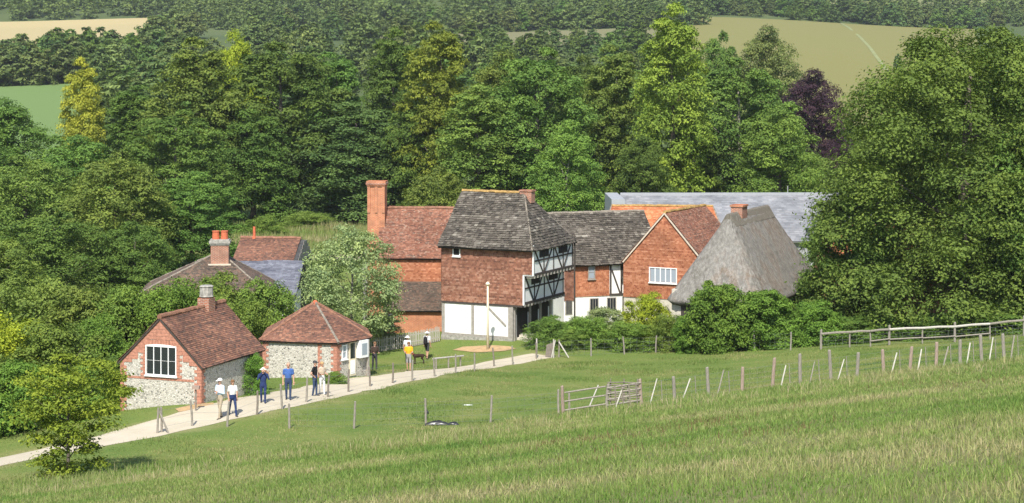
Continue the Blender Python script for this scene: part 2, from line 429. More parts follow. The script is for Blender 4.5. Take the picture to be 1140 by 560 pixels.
# chalk path, a sheet just above the turf
off = np.linspace(-1, 1, 9); T = np.gradient(PATH[:, :2], axis=0); T /= np.hypot(T[:, 0], T[:, 1])[:, None]
N2 = np.stack([-T[:, 1], T[:, 0]], -1)
jit = 1 + 0.16 * (vnoise(np.arange(len(PATH)) * 1.0, np.zeros(len(PATH)), 3.1, 5) - 0.5) * 2
jit2 = 1 + 0.16 * (vnoise(np.arange(len(PATH)) * 1.0, np.zeros(len(PATH)) + 33, 2.7, 6) - 0.5) * 2
ww = np.where(off[None, :] > 0, jit[:, None], jit2[:, None]) * off[None, :] * PATH[:, 2:3] / 2
PX = PATH[:, 0:1] + N2[:, 0:1] * ww; PY = PATH[:, 1:2] + N2[:, 1:2] * ww
PZ = H(PX, PY) + 0.045 - 0.035 * np.abs(off[None, :]) ** 4
idx = np.arange(PX.size).reshape(PX.shape)
Q = np.stack([idx[:-1, :-1], idx[1:, :-1], idx[1:, 1:], idx[:-1, 1:]], -1).reshape(-1, 4)[:, ::-1]
k = NM('chalk_gravel', 0.95, 0.1); p_ = k.pos()
c_ = k.mix(k.noise(p_, 7, 5, 0.7), k.ramp(k.noise(p_, 0.8, 4, 0.6), [(0.3, (0.37, 0.315, 0.215)), (0.7, (0.49, 0.43, 0.32))]), c3(0.52, 0.465, 0.36))
k.bump(k.noise(p_, 30, 3, 0.6), 0.4, 0.02); k.col(c_)
tag(link('path', mesh_np('path', np.stack([PX, PY, PZ], -1), Q, None, True), k.m), kind='structure')

def patch(name, pts, m, lift=0.03, step=1.0, kind='structure', wob=0.25):
    """ground sheet draped inside a ground-plan outline"""
    A = np.array([tuple(p)[:2] for p in pts]); c = A.mean(0)
    A = densify(np.vstack([A, A[:1]]), step)[:-1]
    n = len(A); rings = [1.0, 0.75, 0.5, 0.25]
    dj = 1 + wob * 0.5 * (vnoise(np.arange(n) * 1.0, np.zeros(n), 2.3, len(name)) - 0.5)
    V = [c[None]] + [c + (A - c) * (q * (dj[:, None] if q == 1 else 1)) for q in rings[::-1]]
    V = np.vstack(V); z = H(V[:, 0], V[:, 1]) + lift
    Fs = []
    for i in range(n):
        j = (i + 1) % n; Fs.append((0, 1 + i, 1 + j))
        for k2 in range(3):
            a = 1 + k2 * n
            Fs.append((a + i, a + n + i, a + n + j)); Fs.append((a + i, a + n + j, a + j))
    o = link(name, mesh_np(name, np.column_stack([V, z]), Fs, None, True), m)
    return tag(o, kind=kind)

M['bare'] = m_plain('bare_earth', (0.40, 0.27, 0.14), 0.25, 3)
patch('bare_earth_patch', [G(504, 390), G(516, 386.5), G(545, 385), G(568, 386), G(576, 388.5), G(560, 391.5), G(530, 393)], M['bare'], 0.03, 0.6)
patch('worn_path_edge', [G(196, 455.5), G(214, 451), G(238, 448.5), G(240, 453), G(216, 456), G(200, 459)], M['bare'], 0.025, 0.5)
# far fields
def field(name, quad, c_lo, c_hi, scale=0.05, lift=0.5, step=14):
    A = [Vector(((px - 570) / F * D, D)) for px, D in quad]
    k = NM(name + '_cover', 0.95, 0.1); p_ = k.pos()
    n_ = k.noise(k.scale(p_, (0.5, 1.2, 1)), scale, 6, 0.65)
    k.col(k.mix(k.noise(p_, scale * 9, 3, 0.6), k.ramp(n_, [(0.3, c_lo), (0.7, c_hi)]), k.ramp(n_, [(0.3, c_hi), (0.7, c_lo)])))
    nu, nv = 26, 40
    V = np.zeros((nv, nu, 3))
    for i in range(nv):
        for j in range(nu):
            s, t = j / (nu - 1), i / (nv - 1)
            p = (A[0] * (1 - s) + A[1] * s) * (1 - t) + (A[3] * (1 - s) + A[2] * s) * t
            V[i, j, :2] = p
    V[:, :, 2] = H(V[:, :, 0], V[:, :, 1]) + lift
    idx = np.arange(nu * nv).reshape(nv, nu)
    Q = np.stack([idx[:-1, :-1], idx[:-1, 1:], idx[1:, 1:], idx[1:, :-1]], -1).reshape(-1, 4)
    return tag(link(name, mesh_np(name, V, Q, None, True), k.m), kind='structure')
field('wheat_field', [(-80, 640), (205, 640), (175, 925), (-80, 925)], (0.32, 0.265, 0.13), (0.42, 0.345, 0.185))
field('green_field', [(-80, 300), (125, 300), (90, 522), (-80, 522)], (0.115, 0.18, 0.058), (0.145, 0.21, 0.07))
field('hill_pasture', [(745, 330), (1110, 330), (1085, 895), (755, 895)], (0.155, 0.155, 0.050), (0.215, 0.198, 0.072))
field('dry_pasture', [(420, 690), (765, 690), (765, 800), (420, 800)], (0.15, 0.15, 0.075), (0.19, 0.18, 0.09))
field('upper_field', [(760, 985), (1200, 985), (1200, 1150), (760, 1150)], (0.15, 0.165, 0.07), (0.18, 0.19, 0.08))
# mown track across the hill pasture
tr = [(936, 893), (945, 820), (957, 720), (968, 650), (978, 590), (988, 545)]
V = []; Q = []
for i, (px, D) in enumerate(tr):
    x = (px - 570) / F * D
    for s in (-1, 1): V.append((x + s * 0.6, D, h1(x + s * 0.6, D) + 0.62))
    if i: Q.append((2 * i - 2, 2 * i - 1, 2 * i + 1, 2 * i))
tag(link('field_track', mesh_np('field_track', V, Q), m_plain('pale_track', (0.22, 0.235, 0.10), 0.15, 0.2)), kind='structure')

# ------------------------------------------------------------------ roofs and hung tiles
def tiles(name, poly, tw, ex, th, m, parent, lift=0.02, seed=1, jit=0.5, gcol=0.0, band=0.6):
    """overlapping tiles laid in courses over a flat convex outline; the first edge is the lowest"""
    r = np.random.default_rng(seed)
    p = [Vector(q) for q in poly]; ex_ = (p[1] - p[0]).normalized()
    nrm = None
    for q in p[2:]:
        n_ = ex_.cross(q - p[0])
        if n_.length > 1e-5: nrm = n_.normalized(); break
    ey_ = nrm.cross(ex_)
    q2 = [((q - p[0]).dot(ex_), (q - p[0]).dot(ey_)) for q in p]
    top = max(q[1] for q in q2)
    V = []; Fs = []; Tn = []
    j = 0
    while j * ex < top - ex * 0.15:
        ym = min((j + 0.5) * ex, top - 1e-3); xs = []
        for a, b in zip(q2, q2[1:] + q2[:1]):
            if (a[1] - ym) * (b[1] - ym) < 0: xs.append(a[0] + (b[0] - a[0]) * (ym - a[1]) / (b[1] - a[1]))
        if len(xs) >= 2:
            x0, x1 = min(xs), max(xs); x = x0 - tw * (0.5 * (j % 2) + 0.12 * r.random())
            crs = (r.random() - 0.5) * 0.5 * band
            while x < x1:
                wj = tw * (1 + jit * 0.5 * (r.random() - 0.5)); a, b = max(x + 0.004, x0), min(x + wj - 0.004, x1); x += wj
                if b - a < 0.02: continue
                y0 = j * ex - (r.random() * 0.25 * jit) * ex; y1 = j * ex + ex * 1.3
                if y1 > top: y1 = top
                l0 = lift + th * (1.6 + jit * r.random() * 1.4); l1 = lift + th * 0.2; sk = (r.random() - 0.5) * th * jit
                wv = th * 1.2 * (2 + math.sin(1.3 * a + seed) + math.sin(1.9 * y0 + 0.8 * a + seed)); l0 += wv; l1 += wv
                base = len(V)
                for (xx, yy, zz) in ((a, y0, l0 + sk), (b, y0, l0 - sk), (b, y1, l1), (a, y1, l1), (a, y0, l0 - th), (b, y0, l0 - th), (b, y1, l1 - th), (a, y1, l1 - th)):
                    V.append(p[0] + ex_ * xx + ey_ * yy + nrm * zz)
                Fs += [(base, base + 1, base + 2, base + 3), (base + 4, base + 5, base + 1, base), (base + 1, base + 5, base + 6, base + 2), (base + 4, base, base + 3, base + 7)]
                t = np.clip(0.5 + (r.random() - 0.5) * 0.8 + crs, 0, 1)
                Tn += [(t, r.random(), gcol)] * 8
        j += 1
    if not Fs: return None
    o = link(name, mesh_np(name, [tuple(v) for v in V], Fs, np.array(Tn)), m, parent)
    return tag(o, kind='stuff')

def slab(name, poly, t, m, parent):
    """flat roof board under the tiles"""
    p = [Vector(q) for q in poly]; n = (p[1] - p[0]).cross(p[2] - p[0]).normalized()
    b = MB(); b.prism(p, -n * t); return b.build(name, m, parent)

def ridge_line(name, a, b, m, parent, r=0.12, step=0.4, seed=3):
    """ridge of half-round tiles, one joined run"""
    a, b = Vector(a), Vector(b); n = max(2, int((b - a).length / step)); rr = random.Random(seed)
    mb = MB(); d = (b - a) / n
    for i in range(n):
        p0 = a + d * i; p1 = a + d * (i + 1.04); dz = Vector((0, 0, rr.uniform(-0.012, 0.02)))
        mb.tube([p0 + dz, p1 + dz], [r * rr.uniform(0.95, 1.05), r * rr.uniform(0.85, 0.95)], 7)
    o = mb.build(name, m, parent); o['kind'] = 'stuff'; return o

def wallbox(name, x0, x1, y0, y1, z0, z1, m, parent):
    return MB().box(x0, x1, y0, y1, z0, z1).build(name, m, parent)

def window(parent, x0, x1, z0, z1, nx, nz, fm, gm, face='front', at=0.0, fw=0.06, out=0.04, bar=0.03, sill=True, tbar=None):
    tbar = tbar or bar
    """frame with a pane in every light; face front: plane y=at looking -y, face right: plane x=at looking +x"""
    def bx(mb, a, b, c, d, o0, o1):
        if face == 'front': return mb.box(a, b, at - o1, at - o0, c, d)
        return mb.box(at + o0, at + o1, a, b, c, d)
    fr = bx(MB(), x0, x1, z0, z0 + fw, -0.02, out)
    bx(fr, x0, x1, z1 - fw, z1, -0.02, out); bx(fr, x0, x0 + fw, z0 + fw, z1 - fw, -0.02, out); bx(fr, x1 - fw, x1, z0 + fw, z1 - fw, -0.02, out)
    wn = fr.build('window', fm, parent)
    W, Hh = (x1 - x0 - 2 * fw), (z1 - z0 - 2 * fw)
    for i in range(1, nx):
        a = x0 + fw + W * i / nx; bx(MB(), a - bar / 2, a + bar / 2, z0 + fw, z1 - fw, -0.01, out - 0.008).build('mullion', fm, wn)
    for i in range(1, nz):
        a = z0 + fw + Hh * i / nz; bx(MB(), x0 + fw, x1 - fw, a - tbar / 2, a + tbar / 2, -0.012, out - 0.024).build('transom', fm, wn)
    for i in range(nx):
        for j in range(nz):
            a = x0 + fw + W * i / nx; b = z0 + fw + Hh * j / nz
            bx(MB(), a + bar / 2, a + W / nx - bar / 2, b + tbar / 2, b + Hh / nz - tbar / 2, -0.015, 0.004 + 0.003 * ((i + j) % 2)).build('pane', gm, wn)
    if sill: bx(MB(), x0 - 0.05, x1 + 0.05, z0 - 0.06, z0 - 0.004, -0.01, out + 0.05).build('sill', fm, wn)
    return wn

def pitched(parent, x0, x1, y0, y1, ze, zr, ov, vg, m, tw, ex, th, axis='x', seed=1, hipR=0.0, ridge_m=None, deck=None, hipL=0.0, back=True, jit=0.5, hov=None):
    """roof over a rectangle; axis = ridge direction; ov eaves overhang, vg verge overhang; hipL/hipR = run of the hips"""
    def T(a, b, c): return (a, b, c) if axis == 'x' else (b, a, c)
    if axis == 'x': a0, a1, b0, b1 = x0, x1, y0, y1
    else: a0, a1, b0, b1 = y0, y1, x0, x1
    half = (b1 - b0) / 2; sl = (zr - ze) / half; bm = (b0 + b1) / 2
    zo = ze - sl * ov; B0, B1 = b0 - ov, b1 + ov; A0, A1 = a0 - (ov if hipL else vg), a1 + ((ov if hov is None else hov) if hipR else vg)
    rL, rR = A0 + hipL, A1 - hipR
    deck = deck or M['timber']
    rf = empty('roof', (0, 0, 0)); rf.parent = parent
    front = [T(A0, B0, zo), T(A1, B0, zo), T(rR, bm, zr), T(rL, bm, zr)]
    rear = [T(A1, B1, zo), T(A0, B1, zo), T(rL, bm, zr), T(rR, bm, zr)]
    if axis != 'x':
        front = [front[1], front[0], front[3], front[2]]; rear = [rear[1], rear[0], rear[3], rear[2]]
    faces = [front, rear]
    if hipR: 
        f = [T(A1, B0, zo), T(A1, B1, zo), T(rR, bm, zr)]; faces.append(f if axis == 'x' else [f[1], f[0], f[2]])
    if hipL:
        f = [T(A0, B1, zo), T(A0, B0, zo), T(rL, bm, zr)]; faces.append(f if axis == 'x' else [f[1], f[0], f[2]])
    for i, f in enumerate(faces):
        slab('roof_deck', f, 0.07, deck, rf)
        tiles('tiles', f, tw, ex, th, m, rf, seed=seed * 10 + i, jit=jit)
    rm = ridge_m or M['ridge']; hm = M['ridge_grey'] if ridge_m is M['lichen'] else rm
    ridge_line('ridge_tiles', T(rL, bm, zr + 0.06), T(rR, bm, zr + 0.06), rm, rf, 0.13, 0.42, seed)
    if hipR:
        for bb in (B0, B1): ridge_line('hip_tiles', T(A1, bb, zo + 0.05), T(rR, bm, zr + 0.05), hm, rf, 0.075, 0.3, seed)
    if hipL:
        for bb in (B0, B1): ridge_line('hip_tiles', T(A0, bb, zo + 0.05), T(rL, bm, zr + 0.05), hm, rf, 0.075, 0.3, seed)
    return rf

def gable_wall(name, x0, x1, y0, y1, zb, ze, zr, m, parent, axis='x'):
    """the four walls of a gabled house as one shell"""
    if axis == 'x':
        ym = (y0 + y1) / 2; prof = [(x0, y1, zb), (x0, y0, zb), (x0, y0, ze), (x0, ym, zr), (x0, y1, ze)]; d = (x1 - x0, 0, 0)
    else:
        xm = (x0 + x1) / 2; prof = [(x0, y0, zb), (x1, y0, zb), (x1, y0, ze), (xm, y0, zr), (x0, y0, ze)]; d = (0, y1 - y0, 0)
    return MB().prism(prof, d).build(name, m, parent)

def quoins(parent, x, z0, z1, face, at, w=(0.34, 0.2), sgn=1, hh=0.15):
    """toothed brick corner, one joined run"""
    mb = MB(); z = z0; i = 0
    while z < z1 - 0.02:
        ww = w[i % 2]; z2 = min(z + hh, z1)
        a, b = (x, x + ww * sgn) if sgn > 0 else (x + ww * sgn, x)
        if face == 'front': mb.box(a, b, at - 0.025, at + 0.05, z, z2 - 0.012)
        else: mb.box(at - 0.05, at + 0.025, a, b, z, z2 - 0.012)
        z = z2; i += 1
    o = mb.build('brick_quoins', M['brick_quoin'], parent); o['kind'] = 'stuff'; return o

# ---- flint schoolroom with the big window
def schoolroom():
    zg = h1(-16, 84)
    b = empty('flint_schoolhouse', (-18.2, 83.5, zg - 0.3), R(-21), 'low flint schoolhouse with brick-edged gable, wide white window and ridge chimney', 'house')
    zb = zg - 0.3; L = lambda z: z - zb
    W, Ln = 4.3, 5.7; ze = L(CZ - 13.4); zr = L(CZ - 11.33); ze = ze
    gable_wall('wall', 0, W, 0, Ln, -1.2, ze, zr - 0.1, M['flint'], b, 'y')
    # brick gable edging, courses stepping under the verge
    mid = W / 2
    for s in (-1, 1):
        mb = MB()
        n = 13
        for i in range(n):
            z0 = ze - 0.05 + (zr - ze) * i / n; z1 = z0 + (zr - ze) / n - 0.012
            xo = (W / 2) * (1 - (i + 1) / n); dp = 0.62 if i % 2 else 0.46
            if xo < 0.95: dp = 1.2
            xi = max(0.0, xo - dp)
            mb.box(*sorted((mid + s * xi, mid + s * (xo + 0.08))), -0.022, 0.03, z0, z1)
        o = mb.build('brick_gable_edge', M['brick_quoin'], b); o['kind'] = 'stuff'
    quoins(b, 0, -1.0, ze, 'front', 0, sgn=1); quoins(b, W, -1.0, ze, 'front', 0, sgn=-1)
    quoins(b, 0, -1.0, ze, 'right', W, sgn=1); quoins(b, Ln, -1.0, ze, 'right', W, sgn=-1)
    zs = L(CZ - 13.98)
    wallbox('brick_band', 0.36, W - 0.36, -0.02, 0.03, zs - 0.2, zs - 0.1, M['brick_quoin'], b)
    x0, x1, z0, z1 = 1.38, 3.02, zs, zs + 1.36
    quoins(b, x0, z0 - 0.06, z1 + 0.06, 'front', 0, (0.28, 0.16), -1, 0.13); quoins(b, x1, z0 - 0.06, z1 + 0.06, 'front', 0, (0.28, 0.16), 1, 0.13)
    mb = MB()                                     # segmental brick arch
    for i in range(12):
        t0 = i / 12; t1 = (i + 0.9) / 12
        f = lambda t: z1 + 0.012 + 0.06 * (1 - (2 * t - 1) ** 2)
        a0, a1 = x0 - .1 + (x1 - x0 + .2) * t0, x0 - .1 + (x1 - x0 + .2) * t1
        mb.prism([(a0, -0.028, f(t0)), (a1, -0.028, f(t1)), (a1, -0.028, f(t1) + 0.2), (a0, -0.028, f(t0) + 0.2)], (0, 0.06, 0))
    o = mb.build('brick_arch', M['brick_quoin'], b); o['kind'] = 'stuff'
    window(b, x0, x1, z0, z1, 4, 2, M['white_paint'], M['glass'], 'front', 0, 0.045, 0.05, 0.034, tbar=0.008)
    mb = MB(); mb.prism([(x0, -0.05, z1 - 0.004)] + [(x0 + (x1 - x0) * (1 - 0), -0.05, z1 - 0.004)] + [(x1 + (x0 - x1) * t / 8, -0.05, z1 + 0.012 + 0.06 * (1 - (2 * t / 8 - 1) ** 2)) for t in range(0, 9)], (0, 0.06, 0))
    mb.build('window_head', M['white_paint'], b)
    pitched(b, 0, W, 0, Ln, ze, zr, 0.14, 0.08, M['tile_red'], 0.17, 0.105, 0.013, 'y', 11)
    ch = wallbox('chimney', mid - 0.31, mid + 0.31, 3.8, 4.4, zr - 0.4, zr + 0.45, M['brick_red'], b)
    mb = MB().tube([(mid, 4.1, zr + 0.45), (mid, 4.1, zr + 0.52), (mid, 4.1, zr + 0.56), (mid, 4.1, zr + 0.95), (mid, 4.1, zr + 1.0), (mid, 4.1, zr + 1.05)], [0.28, 0.36, 0.335, 0.32, 0.355, 0.28], 8)
    mb.build('chimney_cap', M['stone_grey'], ch)
    return b
schoolroom()

# ---- flint toll hut with pyramid roof
def hut():
    Pn = [Vector((-13.3, 94.4)), Vector((-9.02, 93.5)), Vector((-7.45, 95.6)), Vector((-7.9, 98.2)), Vector((-10.2, 99.6)), Vector((-13.4, 98.6))]
    c = Vector((-10.6, 96.5)); zb = h1(-9, 94.5) - 0.25
    b = empty('flint_toll_hut', (c.x, c.y, zb), 0, 'small many-sided flint hut with pyramid red tile roof and white window box', 'hut')
    ze = CZ - 14.1 - zb; za = CZ - 12.42 - zb
    pin = [(q - c) * (1 - 0.22 / (q - c).length) for q in Pn]; pe = [(q - c) for q in Pn]
    n = len(Pn)
    mb = MB()
    mb.prism([(q.x, q.y, ze) for q in pin], (0, 0, -ze - 1.0)); mb.build('wall', M['flint'], b)
    rf = empty('roof', (0, 0, 0)); rf.parent = b
    apex = Vector((0.03, 0.0, za))
    for i in range(n):
        j = (i + 1) % n
        f = [(pe[i].x, pe[i].y, ze - 0.06), (pe[j].x, pe[j].y, ze - 0.06), tuple(apex)]
        slab('roof_deck', f, 0.06, M['timber'], rf)
        tiles('tiles', f, 0.17, 0.1, 0.013, M['tile_red'], rf, seed=40 + i)
        ridge_line('hip_tiles', (pe[i].x, pe[i].y, ze), apex + Vector((0, 0, 0.05)), M['ridge_grey'] if i == 1 else M['ridge'], rf, 0.075, 0.28, i)
    MB().tube([apex + Vector((0, 0, -0.1)), apex + Vector((0, 0, 0.1)), apex + Vector((0, 0, 0.16))], [0.16, 0.13, 0.04], 8).build('apex_cap', M['pot'], rf)
    # front wall quoins, in the wall's own frame
    def frame(i):
        a, d = pin[i], (pin[(i + 1) % n] - pin[i]); e = empty('wall_face', (a.x, a.y, 0), math.atan2(d.y, d.x)); e.parent = b
        return e, d.length
    e, l = frame(0)
    quoins(e, 0, -0.8, ze - 0.05, 'front', 0, sgn=1); quoins(e, l, -0.8, ze - 0.05, 'front', 0, sgn=-1); quoins(e, l - 1.05, -0.8, ze - 0.05, 'front', 0, (0.22, 0.12), 1)
    wallbox('brick_plat_band', 0.2, l - 0.2, -0.022, 0.02, ze - 0.14, ze - 0.05, M['brick_quoin'], e)
    e, l = frame(1)
    quoins(e, 0, -0.8, ze - 0.05, 'front', 0, (0.3, 0.18), 1); quoins(e, l, -0.8, ze - 0.05, 'front', 0, (0.14, 0.1), -1)
    window(e, 0.36, 0.74, ze - 0.95, ze - 0.2, 1, 2, M['white_paint'], M['glass_pale'], 'front', 0, 0.06, 0.05)
    dr = wallbox('door', 0.92, 1.42, -0.05, 0.02, ze - 1.9, ze - 0.1, M['cream_paint'], e)
    wallbox('door_glass', 0.99, 1.35, -0.062, -0.045, ze - 0.98, ze - 0.18, M['glass'], dr)
    wallbox('door_panel', 0.99, 1.35, -0.065, -0.045, ze - 1.8, ze - 1.08, M['white_paint'], dr)
    mb = MB().box(1.5, 2.14, -0.3, 0.0, ze - 1.0, ze - 0.08); wb = mb.build('window_box', M['white_paint'], e)
    wallbox('pane', 1.62, 2.02, -0.315, -0.295, ze - 0.85, ze - 0.25, M['glass_pale'], wb)
    wallbox('pane', 2.135, 2.152, -0.24, -0.06, ze - 0.85, ze - 0.25, M['glass'], wb)
    MB().box(2.16, 2.26, -0.26, -0.14, -0.6, ze - 0.1).build('corner_post', M['timber_grey'], e)
hut()

# ---- tall jettied house with tile-hung front
PHI = 26
def tall_house():
    zb = h1(0, 118)
    b = empty('tall_timber_house', (-4.66, 119.3, zb), R(-PHI), 'tall jettied house with red tile-hung front, white ground floor and stone-slated roof', 'house')
    L = lambda z: z - zb
    W0, W1, W2, Dp = 5.2, 6.0, 6.68, 6.4
    z1, z2, ze, zr = L(CZ - 15.15), L(CZ - 13.25), L(CZ - 11.25), L(CZ - 8.15)
    # ground floor: white panels in grey oak
    wallbox('wall', 0, W0, 0.05, Dp, -0.9, z1, M['white'], b)
    wallbox('plinth', -0.03, W0 + 0.05, -0.06, 0.2, -0.9, 0.12, M['stone_grey'], b)
    for x in (0.0, 2.2, W0 - 0.30): wallbox('post', x, x + 0.2, -0.01, 0.1, 0.125, z1 - 0.16, M['timber_grey'], b)
    wallbox('post', W0 - 0.09, W0 + 0.06, -0.03, 0.12, 0.125, z1 - 0.16, M['timber_grey'], b)
    wallbox('sill_beam', 0.2, W0, -0.02, 0.09, 0.125, 0.25, M['timber_grey'], b)
    wallbox('head_beam', 0, W0 + 0.75, -0.04, 0.12, z1 - 0.158, z1 - 0.03, M['timber'], b)
    for x0 in (0.2, 2.4):
        x1 = 2.2 if x0 < 1 else W0 - 0.3
        wallbox('infill_panel', x0 + 0.01, x1 - 0.01, 0.02, 0.07, 0.26, z1 - 0.17, M['white'], b)
    MB().beam((3.35, 0.0, z1 - 0.2), (4.75, 0.0, 0.95), 0.13, 0.03, (0, -1, 0)).build('brace', M['timber_grey'], b)
    # arcade on the right side (near-black panels paint in the shade under round heads)
    for y0, y1 in ((0.7, 2.3), (2.75, 3.9), (4.4, 5.5)):
        zt = z1 - 0.75; r = (y1 - y0) / 2; c = (y0 + y1) / 2
        pts = [(W0 + 0.02, y0, -0.2), (W0 + 0.02, y1, -0.2)] + [(W0 + 0.02, c + r * math.cos(t), zt + min(r, 0.7) * math.sin(t)) for t in np.linspace(0, math.pi, 11)]
        ar = MB().prism(pts, (-0.05, 0, 0)).build('archway_shade', M['dark_in'], b)
        mb = MB()
        for i in range(10):
            t0, t1 = math.pi * i / 10, math.pi * (i + 1) / 10
            rr = min(r, 0.7)
            q = lambda t, e: (W0 + 0.05, c + (r + e) * math.cos(t), zt + (rr + e) * math.sin(t))
            mb.prism([q(t0, 0), q(t0, 0.14), q(t1, 0.14), q(t1, 0)], (-0.05, 0, 0))
        mb.build('arch_rib', M['timber'], ar)
    for y in (0.15, 2.42, 4.05, 5.7): wallbox('arcade_post', W0 - 0.01, W0 + 0.12, y, y + 0.22, -0.4, z1 - 0.16, M['timber_grey'], b)
    # upper storeys
    wallbox('wall', 0.0, W1, 0.0, Dp, z1, z2, M['white'], b); wallbox('wall', 0.0, W2, 0.004, Dp + 0.004, z2, ze - 0.24, M['white'], b)
    tiles('hung_tiles', [(0, -0.01, z1 - 0.02), (W1, -0.01, z1 - 0.02), (W1, -0.01, z2 + 0.1), (0, -0.01, z2 + 0.1)], 0.165, 0.1, 0.005, M['tile_hung'], b, seed=61, band=1.1)
    tiles('hung_tiles', [(0, -0.01, z2 + 0.1), (W2, -0.01, z2 + 0.1), (W2, -0.01, ze), (0, -0.01, ze)], 0.165, 0.1, 0.005, M['tile_hung'], b, seed=62, band=1.1)
    tiles('hung_tiles', [(-0.01, Dp, z1), (-0.01, 0, z1), (-0.01, 0, ze), (-0.01, Dp, ze)], 0.165, 0.1, 0.005, M['tile_hung'], b, seed=63)
    wallbox('corner_board', W1 - 0.02, W1 + 0.07, -0.05, 0.08, z1 - 0.02, z2 + 0.02, M['white_paint'], b)
    wallbox('corner_board', W2 - 0.02, W2 + 0.07, -0.05, 0.08, z2 + 0.02, ze, M['white_paint'], b)
    # little window high on the front
    wn = wallbox('window', 0.86, 1.42, -0.095, -0.03, ze - 0.93, ze - 0.06, M['white_paint'], b)
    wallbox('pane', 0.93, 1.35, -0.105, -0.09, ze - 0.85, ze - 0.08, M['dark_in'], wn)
    wallbox('sill', 0.82, 1.46, -0.14, -0.03, ze - 1.0, ze - 0.935, M['white_paint'], wn)
    # timber frame on the jettied right side
    def framed(X, za, zt, wins):
        n = (1, 0, 0)
        wallbox('bressummer', X - 0.08, X + 0.06, 0.09, Dp, za, za + 0.16, M['timber'], b)
        wallbox('wall_plate', X - 0.06, X + 0.05, 0.09, Dp, zt - 0.16, zt - 0.01, M['timber'], b)
        mid = za + (zt - za) * 0.55
        wallbox('rail', X - 0.06, X + 0.04, 0.09, Dp, mid - 0.05, mid + 0.05, M['timber'], b)
        for y in np.linspace(0.1, Dp - 0.2, 5):
            wallbox('stud', X - 0.06, X + 0.046, y, y + 0.09, za + 0.16, zt - 0.16, M['timber'], b)
        for y0, y1, s in ((0.35, 1.5, 1), (2.9, 1.75, 1), (3.4, 4.5, 1), (5.9, 4.8, 1)):
            MB().beam((X + 0.003, y0, zt - 0.2), (X + 0.003, y1, za + 0.17), 0.105, 0.05, n).build('brace', M['timber'], b)
        for y0, y1 in wins:
            wn = wallbox('window', X + 0.005, X + 0.05, y0, y1, mid + 0.16, zt - 0.17, M['timber'], b)
            k = 5
            for i in range(k):
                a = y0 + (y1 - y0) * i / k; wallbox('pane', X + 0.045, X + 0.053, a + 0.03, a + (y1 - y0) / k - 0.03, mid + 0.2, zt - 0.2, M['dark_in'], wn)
        for i in range(13):
            y = 0.1 + i * (Dp - 0.25) / 12
            wallbox('joist_end', X - 0.5, X + 0.09, y, y + 0.15, za - 0.15, za - 0.005, M['timber_grey'], b)
    framed(W1, z1, z2, ((1.2, 2.45), (3.9, 5.3))); framed(W2, z2, ze - 0.26, ((1.0, 2.4), (4.0, 5.4)))
    wallbox('jetty_soffit', W0, W1, 0.1, Dp, z1 + 0.004, z1 + 0.05, M['timber'], b)
    pitched(b, 0, W2, 0, Dp, ze, zr, 0.38, 0.12, M['tile_stone'], 0.26, 0.19, 0.026, 'x', 12, hipR=2.3, hov=0.14, ridge_m=M['lichen'], jit=0.9)
    ch = wallbox('chimney_stub', 4.3, 5.15, 3.0, 3.6, zr - 0.6, zr + 0.16, M['brick_red'], b)
    wallbox('chimney_cap', 4.25, 5.2, 2.95, 3.65, zr + 0.16, zr + 0.26, M['brick_red'], ch)
    MB().beam((W2 + 0.12, Dp - 0.1, ze - 0.05), (W2 + 0.12, Dp - 0.1, 0.1), 0.09, 0.09, (1, 0, 0)).build('downpipe', M['timber'], b)
    st = empty('stone_steps', tuple(G(588, 379)), R(-20), 'pale stone steps beside the arcade of the tall house', 'steps')
    for i in range(3): MB().box(-0.9 + 0.12 * i, 0.9, -0.5 + 0.3 * i, 0.9, -0.3 + 0.16 * i, 0.0 + 0.16 * i).build('step', M['stone'], st)
tall_house()

